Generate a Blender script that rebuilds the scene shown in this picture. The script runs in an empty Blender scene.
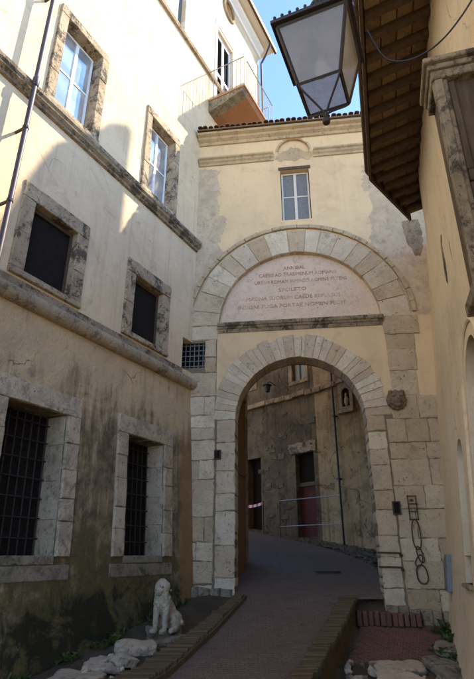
import bpy, bmesh, math, random
from mathutils import Vector, Matrix, noise as mnoise
random.seed(7)
R_ = math.radians
scn = bpy.context.scene
COL = scn.collection

# ------------------------------------------------------------------ camera
F_PX, W_PX = 507.0, 474.0
PITCH = math.atan(216 / 507.0)
EYE = 1.6
cd = bpy.data.cameras.new('camera'); cam = bpy.data.objects.new('camera', cd); COL.objects.link(cam)
cam.location = (0, 0, EYE); cam.rotation_euler = (math.pi / 2 + PITCH, 0, 0)
cd.sensor_fit = 'HORIZONTAL'; cd.sensor_width = 36; cd.lens = 36 * F_PX / W_PX
cd.clip_start = .05; cd.clip_end = 2000
scn.camera = cam
scn.render.resolution_x = 715; scn.render.resolution_y = 1024
# ------------------------------------------------------------------ world, sun, exposure
SUN_ELEV, SUN_AZ = R_(47.8), R_(67.5)          # azimuth from +Y towards +X
w = bpy.data.worlds.new('World'); scn.world = w; w.use_nodes = True
nt = w.node_tree; bg = nt.nodes['Background']
sky = nt.nodes.new('ShaderNodeTexSky'); sky.sky_type = 'NISHITA'; sky.sun_disc = False
sky.sun_elevation = SUN_ELEV; sky.sun_rotation = SUN_AZ; sky.air_density = .55; sky.dust_density = 0; sky.ozone_density = 2.6; sky.altitude = 1000
nt.links.new(sky.outputs[0], bg.inputs[0]); bg.inputs[1].default_value = .15
sd = bpy.data.lights.new('sun', 'SUN'); sd.energy = 2.45; sd.angle = R_(.53); sd.color = (1, .89, .72)
sun = bpy.data.objects.new('sun', sd); COL.objects.link(sun)
sdir = Vector((math.sin(SUN_AZ) * math.cos(SUN_ELEV), math.cos(SUN_AZ) * math.cos(SUN_ELEV), math.sin(SUN_ELEV)))
sun.rotation_euler = sdir.to_track_quat('Z', 'Y').to_euler(); sun.location = sdir * 60
scn.view_settings.view_transform = 'Standard'; scn.view_settings.look = 'None'
scn.view_settings.exposure = 2.42; scn.view_settings.gamma = 1; scn.view_settings.use_curve_mapping = False
try:
    scn.cycles.max_bounces = 8; scn.cycles.diffuse_bounces = 6
except Exception: pass

# ------------------------------------------------------------------ node helpers
class Mt:
    def __init__(s, name):
        s.m = bpy.data.materials.new(name); s.m.use_nodes = True; s.t = s.m.node_tree
        s.b = s.t.nodes['Principled BSDF']; s._c = {}
    def n(s, ty, ins=None, **kw):
        d = s.t.nodes.new('ShaderNode' + ty)
        for k, v in kw.items(): setattr(d, k, v)
        for k, v in (ins or {}).items(): s.put(d.inputs[k], v)
        return d
    def put(s, sock, v):
        if isinstance(v, bpy.types.NodeSocket): s.t.links.new(v, sock)
        elif isinstance(v, tuple) and len(v) == 3 and sock.type == 'RGBA': sock.default_value = (*v, 1)
        else: sock.default_value = v
    def co(s, scale=(1, 1, 1), rnd=False):
        k = (scale, rnd)
        if k not in s._c:
            v = s.n('TexCoord').outputs['Object']
            if rnd:
                r = s.n('ObjectInfo').outputs['Random']
                v = s.n('VectorMath', {0: v, 1: s.n('CombineXYZ', {0: s.m_('MULTIPLY', r, 37.), 1: s.m_('MULTIPLY', r, 91.), 2: s.m_('MULTIPLY', r, 53.)}).outputs[0]}, operation='ADD').outputs[0]
            if scale != (1, 1, 1):
                v = s.n('VectorMath', {0: v, 1: scale}, operation='MULTIPLY').outputs[0]
            s._c[k] = v
        return s._c[k]
    def m_(s, op, a, b=0., c=0., clamp=False):
        d = s.n('Math', operation=op, use_clamp=clamp); s.put(d.inputs[0], a); s.put(d.inputs[1], b); s.put(d.inputs[2], c)
        return d.outputs[0]
    def noise(s, sc, det=6, ro=.6, dist=0., scale=(1, 1, 1), rnd=False):
        return s.n('TexNoise', {'Vector': s.co(scale, rnd), 'Scale': sc, 'Detail': det, 'Roughness': ro, 'Distortion': dist}).outputs[0]
    def voro(s, sc, feature='F1', scale=(1, 1, 1), rnd=False):
        return s.n('TexVoronoi', {'Vector': s.co(scale, rnd), 'Scale': sc}, feature=feature).outputs['Distance']
    def step(s, v, lo, hi, a=0., b=1.):
        return s.n('MapRange', {0: v, 1: lo, 2: hi, 3: a, 4: b}, interpolation_type='SMOOTHSTEP').outputs[0]
    def mix(s, f, a, b, mode='MIX'):
        d = s.n('Mix', data_type='RGBA', blend_type=mode); s.put(d.inputs['Factor'], f); s.put(d.inputs[6], a); s.put(d.inputs[7], b)
        return d.outputs[2]
    def axis(s, i):
        k = ('ax',)
        if k not in s._c: s._c[k] = s.n('SeparateXYZ', {0: s.co()})
        return s._c[k].outputs[i]
    def out(s, col, rough=.9, bump=None, bs=.3, bd=.02, spec=.3, metal=0., warm=(1., .925, .79)):
        if warm: col = s.mix(1., col, warm, 'MULTIPLY')
        s.put(s.b.inputs['Base Color'], col); s.put(s.b.inputs['Roughness'], rough)
        s.b.inputs['Specular IOR Level'].default_value = spec; s.b.inputs['Metallic'].default_value = metal
        if bump is not None:
            b = s.n('Bump', {'Strength': bs, 'Distance': bd, 'Height': bump}); s.t.links.new(b.outputs[0], s.b.inputs['Normal'])
        return s.m

def sep(a, b): return a
# ---- materials
def cracks(m, sc=.9, w=.012):
    wv = m.n('VectorMath', {0: m.co(), 1: m.n('VectorMath', {0: m.n('TexNoise', {'Vector': m.co(), 'Scale': 2.2, 'Detail': 5.}).outputs[1], 1: (.55, .55, .55)}, operation='MULTIPLY').outputs[0]}, operation='ADD').outputs[0]
    v = m.n('TexVoronoi', {'Vector': wv, 'Scale': sc}, feature='DISTANCE_TO_EDGE').outputs['Distance']
    return m.m_('MULTIPLY', m.step(v, w, w * .3), m.step(m.noise(.7, 3, .5, 0.), .56, .64))
def mk_plaster(name, c1, c2, c3, bump=.25, streak=.35, patch=.62, patchc=None):
    m = Mt(name)
    big = m.noise(.55, 6, .62, .8); fine = m.noise(11, 7, .75); mid = m.noise(2.4, 8, .7, .5); blot = m.noise(1.15, 8, .72, 1.3)
    st = m.noise(1.0, 6, .68, .3, scale=(4.5, 4.5, .22)); st2 = m.noise(1.0, 5, .7, .2, scale=(11, 11, .5))
    col = m.mix(m.step(big, .38, .66), c1, c2)
    col = m.mix(m.m_('MULTIPLY', m.step(st, .5, .76), streak), col, c3)
    col = m.mix(m.m_('MULTIPLY', m.m_('MULTIPLY', m.step(st2, .52, .75), m.step(big, .42, .6)), streak * .8), col, c3)
    col = m.mix(m.m_('MULTIPLY', m.step(mid, patch, patch + .1), .4), col, c3)
    col = m.mix(m.m_('MULTIPLY', m.step(blot, .585, .615), .3), col, patchc or tuple(v * .78 for v in c2))
    col = m.mix(m.m_('MULTIPLY', m.step(m.m_('SUBTRACT', 1., blot), .60, .64), .3), col, tuple(min(.85, v * 1.12) for v in c1))
    col = m.mix(m.m_('MULTIPLY', m.step(fine, .42, .75), .2), col, c3)
    ck = cracks(m)
    col = m.mix(m.m_('MULTIPLY', ck, .4), col, tuple(v * .5 for v in c3))
    h = m.m_('ADD', m.m_('MULTIPLY', fine, .5), m.m_('ADD', mid, m.m_('SUBTRACT', m.m_('MULTIPLY', m.step(blot, .575, .62), -.5), ck)))
    return m.out(col, .92, h, bump * 1.6, .03)
M = {}
M['palazzo'] = mk_plaster('palazzo_plaster', (.71, .59, .425), (.63, .515, .365), (.38, .29, .195), .25, .45, .57)
M['right_plaster'] = mk_plaster('cream_plaster', (.76, .66, .50), (.68, .585, .435), (.44, .36, .25), .28, .38, .6)
M['house'] = mk_plaster('house_plaster', (.5, .42, .3), (.44, .36, .25), (.26, .2, .13), .25, .5, .55)

def mk_lower():
    m = Mt('stained_lower_plaster')
    z = m.axis(2)
    n1 = m.noise(1.1, 7, .68, .5); n2 = m.noise(1.0, 6, .7, .3, scale=(5.5, 5.5, .45)); n3 = m.noise(4.5, 8, .72, .2)
    fine = m.noise(16, 5, .7)
    base = m.mix(m.step(n1, .35, .65), (.61, .485, .315), (.50, .395, .26))
    # grey run-off streaks under the moulding
    n4 = m.noise(.85, 7, .7, 1.1)
    f = m.m_('ADD', m.m_('MULTIPLY', n2, 1.7), m.m_('MULTIPLY', n4, 1.6))
    dz = m.step(z, 5.2, 3.3)
    soot = m.step(m.m_('ADD', f, m.m_('MULTIPLY', dz, .62)), 1.72, 2.35)
    col = m.mix(m.m_('MULTIPLY', soot, .9), base, m.mix(m.step(n3, .35, .65), (.225, .18, .118), (.07, .056, .036)))
    mossf = m.step(m.m_('ADD', m.m_('ADD', m.m_('MULTIPLY', n3, .9), m.m_('MULTIPLY', n4, 1.2)), m.m_('MULTIPLY', m.step(z, 4.0, .6), .8)), 1.42, 1.85)
    col = m.mix(m.m_('MULTIPLY', mossf, .88), col, m.mix(m.step(n3, .3, .7), (.045, .042, .017), (.16, .14, .045)))
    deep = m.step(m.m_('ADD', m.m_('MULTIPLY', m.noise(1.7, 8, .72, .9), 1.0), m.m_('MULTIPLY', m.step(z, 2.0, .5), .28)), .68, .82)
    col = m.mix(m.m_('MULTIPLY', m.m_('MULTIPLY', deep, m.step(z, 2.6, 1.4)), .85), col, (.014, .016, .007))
    ck = cracks(m, 1.1, .014); col = m.mix(m.m_('MULTIPLY', ck, .6), col, (.04, .03, .02))
    # ochre run by the gate end
    ox = m.m_('MULTIPLY', m.step(m.m_('ADD', m.axis(0), m.m_('MULTIPLY', n1, .35)), -.42, -.2), m.step(z, 4.6, 3.6))
    col = m.mix(m.m_('MULTIPLY', ox, .75), col, m.mix(n2, (.27, .155, .065), (.36, .22, .10)))
    return m.out(col, .95, m.m_('ADD', m.m_('MULTIPLY', n3, 1.2), m.m_('ADD', m.m_('MULTIPLY', fine, .4), n1)), .7, .08)
M['lower'] = mk_lower()

def mk_gate():
    m = Mt('gate_plaster')
    x, z = m.axis(0), m.axis(2)
    big = m.noise(.7, 6, .62, .5); mid = m.noise(2.3, 7, .7, .4); fine = m.noise(12, 6, .7)
    col = m.mix(m.step(big, .36, .66), (.71, .55, .35), (.63, .485, .315))
    st = m.noise(1.0, 5, .65, .2, scale=(4, 4, .3))
    col = m.mix(m.m_('MULTIPLY', m.step(st, .5, .8), .3), col, (.4, .33, .24))
    bl = m.noise(1.5, 7, .7, 1.0); col = m.mix(m.m_('MULTIPLY', m.step(bl, .5, .68), .4), col, (.5, .365, .26)); col = m.mix(m.m_('MULTIPLY', m.step(mid, .56, .7), .3), col, (.45, .36, .27))
    # plaster fallen off towards both sides: mortar and rubble show
    edge = m.m_('MAXIMUM', m.step(x, -1.35, -2.6), m.step(x, 1.7, 2.9))
    zz = m.m_('MULTIPLY', m.step(z, 12.75, 12.3), m.step(z, 6.6, 8.4))
    f = m.m_('ADD', m.m_('MULTIPLY', big, .8), m.m_('ADD', m.m_('MULTIPLY', mid, .55), m.m_('MULTIPLY', m.m_('MULTIPLY', edge, zz), .62)))
    bare = m.step(m.m_('ADD', f, m.m_('MULTIPLY', fine, .12)), 1.0, 1.05)
    mort = m.mix(m.step(mid, .35, .65), (.56, .455, .335), (.45, .365, .27))
    mort = m.mix(m.m_('MULTIPLY', m.step(m.noise(5.2, 8, .75, .6), .5, .66), .6), mort, (.30, .235, .175))
    mort = m.mix(m.m_('MULTIPLY', m.step(m.noise(3.1, 4, .6, .3), .56, .64), .7), mort, (.56, .48, .37))
    jn = m.m_('MAXIMUM', m.m_('MULTIPLY', m.step(z, 4.75, 4.65), m.m_('MAXIMUM', m.step(x, -1.45, -1.5), m.step(x, 1.55, 1.6))), m.m_('MULTIPLY', m.step(x, -1.96, -1.99), m.step(z, 7.25, 7.2)))
    mort = m.mix(jn, mort, m.mix(fine, (.15, .12, .085), (.24, .19, .135))); bare = m.m_('MAXIMUM', bare, jn)
    col = m.mix(bare, col, mort)
    h = m.m_('ADD', m.m_('MULTIPLY', fine, .4), m.m_('SUBTRACT', mid, m.m_('MULTIPLY', bare, .8)))
    return m.out(col, .93, h, .4, .03)
M['gate'] = mk_gate()

def lerp_(a, b, t): return a + (b - a) * t
def mk_stone(name, c1, c2, dark, df=(.52, .72), bs=.55, lichen=None, tint=.35, crust=.0):
    m = Mt(name)
    r = m.n('ObjectInfo').outputs['Random']; r2 = m.m_('FRACT', m.m_('MULTIPLY', r, 17.3))
    a = m.noise(1.7, 8, .68, .8, rnd=True); b = m.noise(6.0, 9, .75, .5, rnd=True); f = m.noise(24, 6, .75, rnd=True); p = m.noise(13, 4, .6, .2, rnd=True)
    col = m.mix(m.step(a, .35, .65), c1, c2)
    col = m.mix(m.m_('MULTIPLY', r, tint), col, (.66, .53, .38), 'MULTIPLY')
    col = m.mix(m.m_('MULTIPLY', m.step(r2, .6, 1.), tint), col, tuple(min(.85, v * 1.2) for v in c1))
    col = m.mix(m.m_('MULTIPLY', m.step(b, *df), .75), col, dark)
    col = m.mix(m.m_('MULTIPLY', m.step(f, .5, .72), .35), col, dark)
    pit = m.step(p, .64, .70); col = m.mix(m.m_('MULTIPLY', pit, .6), col, tuple(v * .6 for v in dark))
    st = m.noise(.8, 8, .72, .4); st2 = m.noise(2.2, 10, .8, .25)
    col = m.mix(m.m_('MULTIPLY', m.step(st, .46, .66), .38), col, tuple(lerp_(d, c, .45) for d, c in zip(dark, c2)))
    col = m.mix(m.m_('MULTIPLY', m.step(st2, .54, .66), .55), col, dark)
    if crust:
        cr = m.step(m.m_('ADD', m.m_('MULTIPLY', m.noise(2.0, 10, .8, .25), 1.), m.m_('MULTIPLY', f, .2)), .60, .68)
        col = m.mix(m.m_('MULTIPLY', cr, crust), col, (.045, .038, .03))
    if lichen:
        col = m.mix(m.m_('MULTIPLY', m.step(m.noise(3.1, 6, .7, .4, rnd=True), .56, .66), .8), col, lichen)
    h = m.m_('ADD', m.m_('MULTIPLY', a, 1.2), m.m_('ADD', m.m_('MULTIPLY', b, 1.2), m.m_('SUBTRACT', m.m_('MULTIPLY', f, .45), m.m_('MULTIPLY', pit, .6))))
    return m.out(col, .9, h, min(1., bs * 1.6), .05)
M['stone'] = mk_stone('limestone', (.74, .64, .49), (.63, .535, .41), (.24, .185, .125), (.55, .75), tint=.62)
M['pale_stone'] = mk_stone('pale_limestone', (.76, .67, .54), (.66, .575, .46), (.24, .19, .14), (.55, .75), tint=.5)
M['light_frame'] = mk_stone('tan_frame_stone', (.56, .46, .335), (.45, .37, .27), (.12, .095, .065), (.52, .7), crust=.85)
M['frame_stone'] = mk_stone('weathered_frame_stone', (.45, .375, .275), (.35, .295, .22), (.09, .072, .05), (.48, .66), crust=.8)
M['boss_stone'] = mk_stone('boss_stone', (.30, .245, .18), (.22, .18, .13), (.05, .04, .03), (.47, .62))
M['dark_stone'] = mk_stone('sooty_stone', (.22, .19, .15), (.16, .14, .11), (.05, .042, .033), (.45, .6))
M['moss_stone'] = mk_stone('mossy_stone', (.4, .36, .28), (.3, .27, .21), (.1, .085, .06), (.45, .65), .7, (.06, .07, .025))
M['lower_stone'] = mk_stone('grey_white_stone', (.66, .575, .455), (.55, .475, .375), (.16, .13, .09), (.53, .7), crust=.35)
M['tympanum'] = mk_stone('inscribed_slab', (.72, .58, .46), (.64, .51, .40), (.40, .28, .2), (.52, .75), .2, None, .1)
M['gate_mould'] = mk_stone('gate_moulding', (.56, .45, .30), (.48, .39, .265), (.2, .15, .1), (.52, .7), .4, None, .2)
M['roll_stone'] = mk_stone('roll_moulding_stone', (.52, .44, .335), (.43, .36, .27), (.13, .105, .075), (.52, .7), crust=.5)
M['mould'] = mk_stone('moulding_stone', (.47, .375, .26), (.38, .30, .205), (.12, .095, .062), (.5, .68), crust=.45)
M['statue'] = mk_stone('statue_stone', (.60, .55, .46), (.50, .45, .37), (.12, .1, .07), (.56, .7), .6, None, .1)
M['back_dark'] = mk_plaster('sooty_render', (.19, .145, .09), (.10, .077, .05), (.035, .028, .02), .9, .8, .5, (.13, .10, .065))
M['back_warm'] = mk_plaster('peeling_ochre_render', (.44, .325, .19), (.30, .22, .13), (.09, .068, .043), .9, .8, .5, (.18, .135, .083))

def mk_asphalt():
    m = Mt('small_sett_paving')
    wv = m.n('VectorMath', {0: m.co(), 1: m.n('VectorMath', {0: m.n('TexNoise', {'Vector': m.co(), 'Scale': 1.1, 'Detail': 2.}).outputs[1], 1: (.25, .25, 0.)}, operation='MULTIPLY').outputs[0]}, operation='ADD').outputs[0]
    br = m.n('TexBrick', {'Vector': wv, 'Color1': (.185, .14, .115), 'Color2': (.14, .108, .09), 'Mortar': (.095, .072, .058), 'Scale': 1.0, 'Mortar Size': .007, 'Mortar Smooth': .3, 'Brick Width': .13, 'Row Height': .07})
    a = m.noise(.7, 7, .65, .6); g = m.noise(5, 8, .75, .4); f = m.noise(60, 4, .7)
    col = m.mix(m.m_('MULTIPLY', m.step(a, .4, .64), .6), br.outputs[0], (.115, .087, .072))
    col = m.mix(m.m_('MULTIPLY', m.step(g, .52, .7), .55), col, (.07, .054, .044))
    col = m.mix(m.m_('MULTIPLY', m.step(f, .55, .75), .35), col, (.24, .18, .14))
    h = m.m_('SUBTRACT', m.m_('ADD', m.m_('MULTIPLY', f, .4), g), m.m_('MULTIPLY', br.outputs[1], 1.0))
    return m.out(col, .82, h, .5, .012)
M['road'] = mk_asphalt()
def mk_bounce_ground():  # pale stone for the added paving that bounces sunlight
    m = Mt('bounce_travertine')
    br = m.n('TexBrick', {'Vector': m.co(), 'Color1': (.50, .44, .35), 'Color2': (.42, .37, .29), 'Mortar': (.2, .17, .13), 'Scale': 1.0, 'Mortar Size': .012, 'Brick Width': .9, 'Row Height': .5})
    col = m.mix(m.m_('MULTIPLY', m.step(m.noise(1.3, 6, .7, .3), .45, .7), .4), br.outputs[0], (.3, .26, .2))
    return m.out(col, .85)
M['bounce_ground'] = mk_bounce_ground()
def mk_earth():
    m = Mt('packed_earth')
    a = m.noise(.9, 7, .65, .3); f = m.noise(22, 6, .7)
    col = m.mix(m.step(a, .4, .62), (.11, .08, .05), (.06, .05, .028))
    col = m.mix(m.m_('MULTIPLY', m.step(f, .55, .72), .6), col, (.18, .14, .1))
    return m.out(col, .97, m.m_('ADD', f, a), .7, .04)
M['earth'] = mk_earth()
def mk_brick(name, c1, c2, dark):
    m = Mt(name); r = m.n('ObjectInfo').outputs['Random']
    a = m.noise(3, 6, .65, .3, rnd=True); f = m.noise(30, 5, .7, rnd=True)
    col = m.mix(m.m_('ADD', m.m_('MULTIPLY', r, .6), m.m_('MULTIPLY', m.step(a, .35, .65), .4)), c1, c2)
    col = m.mix(m.m_('MULTIPLY', m.step(f, .48, .7), .6), col, dark)
    return m.out(col, .92, m.m_('ADD', f, a), .5, .012)
M['brick'] = mk_brick('red_paving_brick', (.19, .095, .07), (.125, .07, .055), (.06, .045, .036))
M['kerb_brick'] = mk_brick('mossy_kerb_brick', (.15, .10, .06), (.085, .07, .035), (.035, .034, .016))
M['terracotta'] = mk_brick('clay_tile', (.26, .175, .115), (.17, .125, .09), (.06, .05, .04))
M['brick_edge'] = mk_brick('pale_brick_edge', (.42, .26, .17), (.34, .22, .15), (.14, .1, .08))
M['eave_tile'] = mk_brick('sooty_eave_tile', (.40, .285, .18), (.19, .13, .08), (.08, .058, .038))
M['orange'] = mk_brick('bounce_orange_brick', (.42, .22, .12), (.32, .17, .095), (.12, .08, .055))  # balcony brick with the orange of bounced light put into its colour
def mk_wood(name, c1, c2, sc=(14, 14, 1.2), rough=.75):
    m = Mt(name)
    a = m.noise(1.6, 7, .7, 1.2, scale=sc, rnd=True); f = m.noise(9, 4, .6, rnd=True)
    col = m.mix(m.step(a, .32, .68), c1, c2)
    return m.out(col, rough, m.m_('ADD', a, m.m_('MULTIPLY', f, .3)), .35, .01)
M['eave_wood'] = mk_wood('dark_eave_wood', (.105, .068, .043), (.06, .04, .026), (8, 8, 8))
M['door_wood'] = mk_wood('weathered_door_wood', (.27, .16, .075), (.16, .095, .05), (12, 12, .8))
M['red_wood'] = mk_wood('dark_red_wood', (.1, .02, .016), (.06, .015, .012), (10, 10, .8))
M['brown_wood'] = mk_wood('old_brown_wood', (.12, .085, .05), (.07, .05, .03), (10, 10, .8))
def mk_flat(name, c, rough=.6, metal=0., spec=.4, var=.3):
    m = Mt(name)
    f = m.noise(11, 6, .7, .2, rnd=True)
    col = m.mix(m.m_('MULTIPLY', m.step(f, .45, .7), var), c, tuple(v * .35 for v in c))
    return m.out(col, rough, f, .12, .006, spec, metal, None)
M['iron'] = mk_flat('dark_iron', (.035, .03, .028), .6, .3)
M['rust'] = mk_flat('rusty_iron', (.085, .052, .034), .85, .2, .3, .5)
M['lantern_iron'] = mk_flat('lantern_iron', (.045, .032, .026), .6, .2, .4, .6)
M['pipe'] = mk_flat('dark_purple_pipe', (.05, .038, .045), .55, .2)
M['white_paint'] = mk_flat('white_paint', (.74, .73, .70), .5, 0, .4, .2)
M['curtain'] = mk_flat('grey_curtained_glass', (.17, .165, .145), .45, 0, .4, .4)
M['cream_paint'] = mk_flat('cream_paint', (.62, .54, .42), .6, 0, .4, .25)
M['grey_paint'] = mk_flat('grey_shutter', (.24, .28, .29), .6, 0, .4, .25)
M['dark_shutter'] = mk_flat('slate_shutter', (.10, .115, .12), .6, 0, .4, .25)
M['black_void'] = mk_flat('dark_interior', (.018, .014, .011), .9, 0, .1, .5)
M['white_wall'] = mk_flat('white_cornice_paint', (.74, .69, .6), .8, 0, .3, .15)
def mk_letter():
    m = Mt('worn_red_lettering'); f = m.noise(3.2, 6, .7, .4); g = m.noise(22, 4, .7)
    col = m.mix(m.step(m.m_('ADD', f, m.m_('MULTIPLY', g, .35)), .56, .86), (.36, .14, .10), (.60, .46, .36))
    return m.out(col, .85)
M['letter'] = mk_letter()
M['tape_red'] = mk_flat('red_tape', (.65, .04, .02), .5)
M['tape_white'] = mk_flat('white_tape', (.7, .68, .64), .5)
M['zinc'] = mk_flat('grey_metal_rail', (.34, .33, .31), .5, .5)
M['plate'] = mk_flat('grey_plate', (.2, .21, .2), .6, .2, .4, .5)
M['rail'] = mk_flat('thin_grey_railing', (.3, .3, .29), .5, .3)
def mk_glass():
    m = Mt('sky_reflecting_glass')
    f = m.noise(1.4, 3, .5, .3, rnd=True)
    col = m.mix(m.step(f, .4, .6), (.42, .47, .50), (.62, .66, .68))
    m.b.inputs['Coat Weight'].default_value = 1.; m.b.inputs['Coat Roughness'].default_value = .02
    return m.out(col, .04, m.noise(2.2, 2, .5), .05, .02, spec=.9, metal=.6, warm=None)
M['glass'] = mk_glass()
def mk_frost():
    m = Mt('frosted_lantern_glass')
    f = m.noise(3, 5, .6, .3, rnd=True); g = m.noise(14, 5, .7, .2, rnd=True)
    col = m.mix(m.step(f, .35, .7), (.86, .80, .68), (.72, .66, .54))
    col = m.mix(m.m_('MULTIPLY', m.step(g, .55, .75), .4), col, (.3, .26, .2))
    tr = m.n('BsdfTransparent', {0: (.9, .9, .88)}); tl = m.n('BsdfTranslucent', {0: col}); gl_ = m.n('BsdfGlossy', {0: (1, 1, 1), 'Roughness': .08}); df = m.n('BsdfDiffuse', {0: col})
    a = m.n('MixShader', {0: .55}); m.t.links.new(tl.outputs[0], a.inputs[1]); m.t.links.new(tr.outputs[0], a.inputs[2])
    c = m.n('MixShader', {0: .12}); m.t.links.new(a.outputs[0], c.inputs[1]); m.t.links.new(df.outputs[0], c.inputs[2])
    d = m.n('MixShader', {0: .05}); m.t.links.new(c.outputs[0], d.inputs[1]); m.t.links.new(gl_.outputs[0], d.inputs[2])
    m.t.links.new(d.outputs[0], m.t.nodes['Material Output'].inputs[0]); return m.m
M['frost'] = mk_frost()
def mk_clear():
    m = Mt('clear_dusty_glass'); g = m.noise(9, 5, .7, .2)
    tr = m.n('BsdfTransparent', {0: (.96, .97, .97)}); tl = m.n('BsdfTranslucent', {0: (.8, .8, .76)}); gl_ = m.n('BsdfGlossy', {0: (1, 1, 1), 'Roughness': .05})
    a = m.n('MixShader', {0: m.step(g, .3, .8, .05, .3)}); m.t.links.new(tr.outputs[0], a.inputs[1]); m.t.links.new(tl.outputs[0], a.inputs[2])
    c = m.n('MixShader', {0: .06}); m.t.links.new(a.outputs[0], c.inputs[1]); m.t.links.new(gl_.outputs[0], c.inputs[2])
    m.t.links.new(c.outputs[0], m.t.nodes['Material Output'].inputs[0]); return m.m
M['clear_glass'] = mk_clear()
def mk_leaf():
    m = Mt('weed_leaf'); r = m.n('ObjectInfo').outputs['Random']
    f = m.noise(14, 3, .6, rnd=True)
    col = m.mix(f, (.05, .085, .018), (.1, .13, .035))
    m.b.inputs['Transmission Weight'].default_value = 0
    return m.out(col, .6)
M['leaf'] = mk_leaf()
M['bulb'] = mk_flat('white_bulb', (.85, .84, .8), .3, 0, .5, .05)

# ------------------------------------------------------------------ mesh helpers
class MB:
    def __init__(s): s.v = []; s.f = []
    def add(s, vs, fs):
        o = len(s.v); s.v += [tuple(p) for p in vs]; s.f += [tuple(i + o for i in q) for q in fs]; return s
    def box(s, x0, x1, y0, y1, z0, z1, bv=0.):
        if bv:
            xs = (x0, x1); ys = (y0, y1); zs = (z0, z1); vs = []; idx = {}
            sg = (1, -1)
            for i in (0, 1):
                for j in (0, 1):
                    for k in (0, 1):
                        for ax in range(3):
                            p = [xs[i], ys[j], zs[k]]
                            for a2 in range(3):
                                if a2 != ax: p[a2] += bv * sg[(i, j, k)[a2]]
                            idx[i, j, k, ax] = len(vs); vs.append(p)
            fs = []
            def g(c, ax): return idx[c[0], c[1], c[2], ax]
            for ax in range(3):
                o = [a for a in range(3) if a != ax]
                for e in (0, 1):
                    q = []
                    for (u, v_) in ((0, 0), (1, 0), (1, 1), (0, 1)):
                        c = [0, 0, 0]; c[ax] = e; c[o[0]] = u; c[o[1]] = v_; q.append(g(c, ax))
                    fs.append(q)
                for u in (0, 1):
                    for v_ in (0, 1):
                        c0 = [0, 0, 0]; c0[o[0]] = u; c0[o[1]] = v_; c1 = c0[:]; c1[ax] = 1
                        fs.append([g(c0, o[0]), g(c1, o[0]), g(c1, o[1]), g(c0, o[1])])
            for i in (0, 1):
                for j in (0, 1):
                    for k in (0, 1): fs.append([idx[i, j, k, 0], idx[i, j, k, 1], idx[i, j, k, 2]])
            return s.add(vs, fs)
        return s.add([(x, y, z) for z in (z0, z1) for (x, y) in ((x0, y0), (x1, y0), (x1, y1), (x0, y1))],
              [(0, 3, 2, 1), (4, 5, 6, 7), (0, 1, 5, 4), (1, 2, 6, 5), (2, 3, 7, 6), (3, 0, 4, 7)])
    def prism(s, poly, y0, y1):                       # polygon in x,z extruded along y
        n = len(poly)
        return s.add([(x, y0, z) for x, z in poly] + [(x, y1, z) for x, z in poly],
            [tuple(range(n)), tuple(range(2 * n - 1, n - 1, -1))] + [(i, n + i, n + (i + 1) % n, (i + 1) % n) for i in range(n)])
    def prism_x(s, poly, x0, x1):                     # polygon in y,z extruded along x
        n = len(poly)
        return s.add([(x0, y, z) for y, z in poly] + [(x1, y, z) for y, z in poly],
            [tuple(range(n)), tuple(range(2 * n - 1, n - 1, -1))] + [(i, n + i, n + (i + 1) % n, (i + 1) % n) for i in range(n)])
    def stone(s, poly, yf, yb, bv=.012, step=.14, jit=.008, rnd=random):
        p = []
        n = len(poly)
        for i in range(n):
            a, b = poly[i], poly[(i + 1) % n]; L = math.dist(a, b); k = max(1, int(L / step))
            for q in range(k):
                t = q / k
                p.append((a[0] + (b[0] - a[0]) * t + rnd.uniform(-jit, jit), a[1] + (b[1] - a[1]) * t + rnd.uniform(-jit, jit)))
        cx = sum(q[0] for q in p) / len(p); cz = sum(q[1] for q in p) / len(p)
        wx = max(q[0] for q in p) - min(q[0] for q in p); wz = max(q[1] for q in p) - min(q[1] for q in p)
        kx = 1 - 2 * bv / max(wx, .04); kz = 1 - 2 * bv / max(wz, .04); n = len(p)
        fr = [(cx + (x - cx) * kx, yf + rnd.uniform(-.004, .004), cz + (z - cz) * kz) for x, z in p]
        md = [(x, yf + bv * 1.2, z) for x, z in p]; bk = [(x, yb, z) for x, z in p]
        fs = [tuple(range(n))]
        for i in range(n):
            j = (i + 1) % n
            fs += [(i, n + i, n + j, j), (n + i, 2 * n + i, 2 * n + j, n + j)]
        return s.add(fr + md + bk, fs)
    def rect_stone(s, x0, x1, z0, z1, yf, yb, **k):
        return s.stone([(x0, z0), (x1, z0), (x1, z1), (x0, z1)], yf, yb, **k)
    def tube(s, pts, r, n=8, cap=True, closed=False):
        P = [Vector(p) for p in pts]; m = len(P); vs = []; fs = []
        rr = r if isinstance(r, (list, tuple)) else [r] * m
        up = None
        for i in range(m):
            a = P[i - 1] if (i or closed) else P[0]; b = P[(i + 1) % m] if (i < m - 1 or closed) else P[-1]
            t = (b - a).normalized()
            if up is None:
                up = Vector((0, 0, 1)) if abs(t.z) < .9 else Vector((1, 0, 0))
            u = t.cross(up)
            if u.length < 1e-4: u = t.cross(Vector((0, 1, 0)))
            u.normalize(); v = u.cross(t).normalized(); up = v
            for k in range(n):
                an = 2 * math.pi * k / n; vs.append(P[i] + (u * math.cos(an) + v * math.sin(an)) * rr[i])
        for i in range(m if closed else m - 1):
            for k in range(n):
                i2 = (i + 1) % m
                fs.append((i * n + k, i * n + (k + 1) % n, i2 * n + (k + 1) % n, i2 * n + k))
        if cap and not closed: fs += [tuple(range(n - 1, -1, -1)), tuple(range((m - 1) * n, m * n))]
        return s.add(vs, fs)
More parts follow.
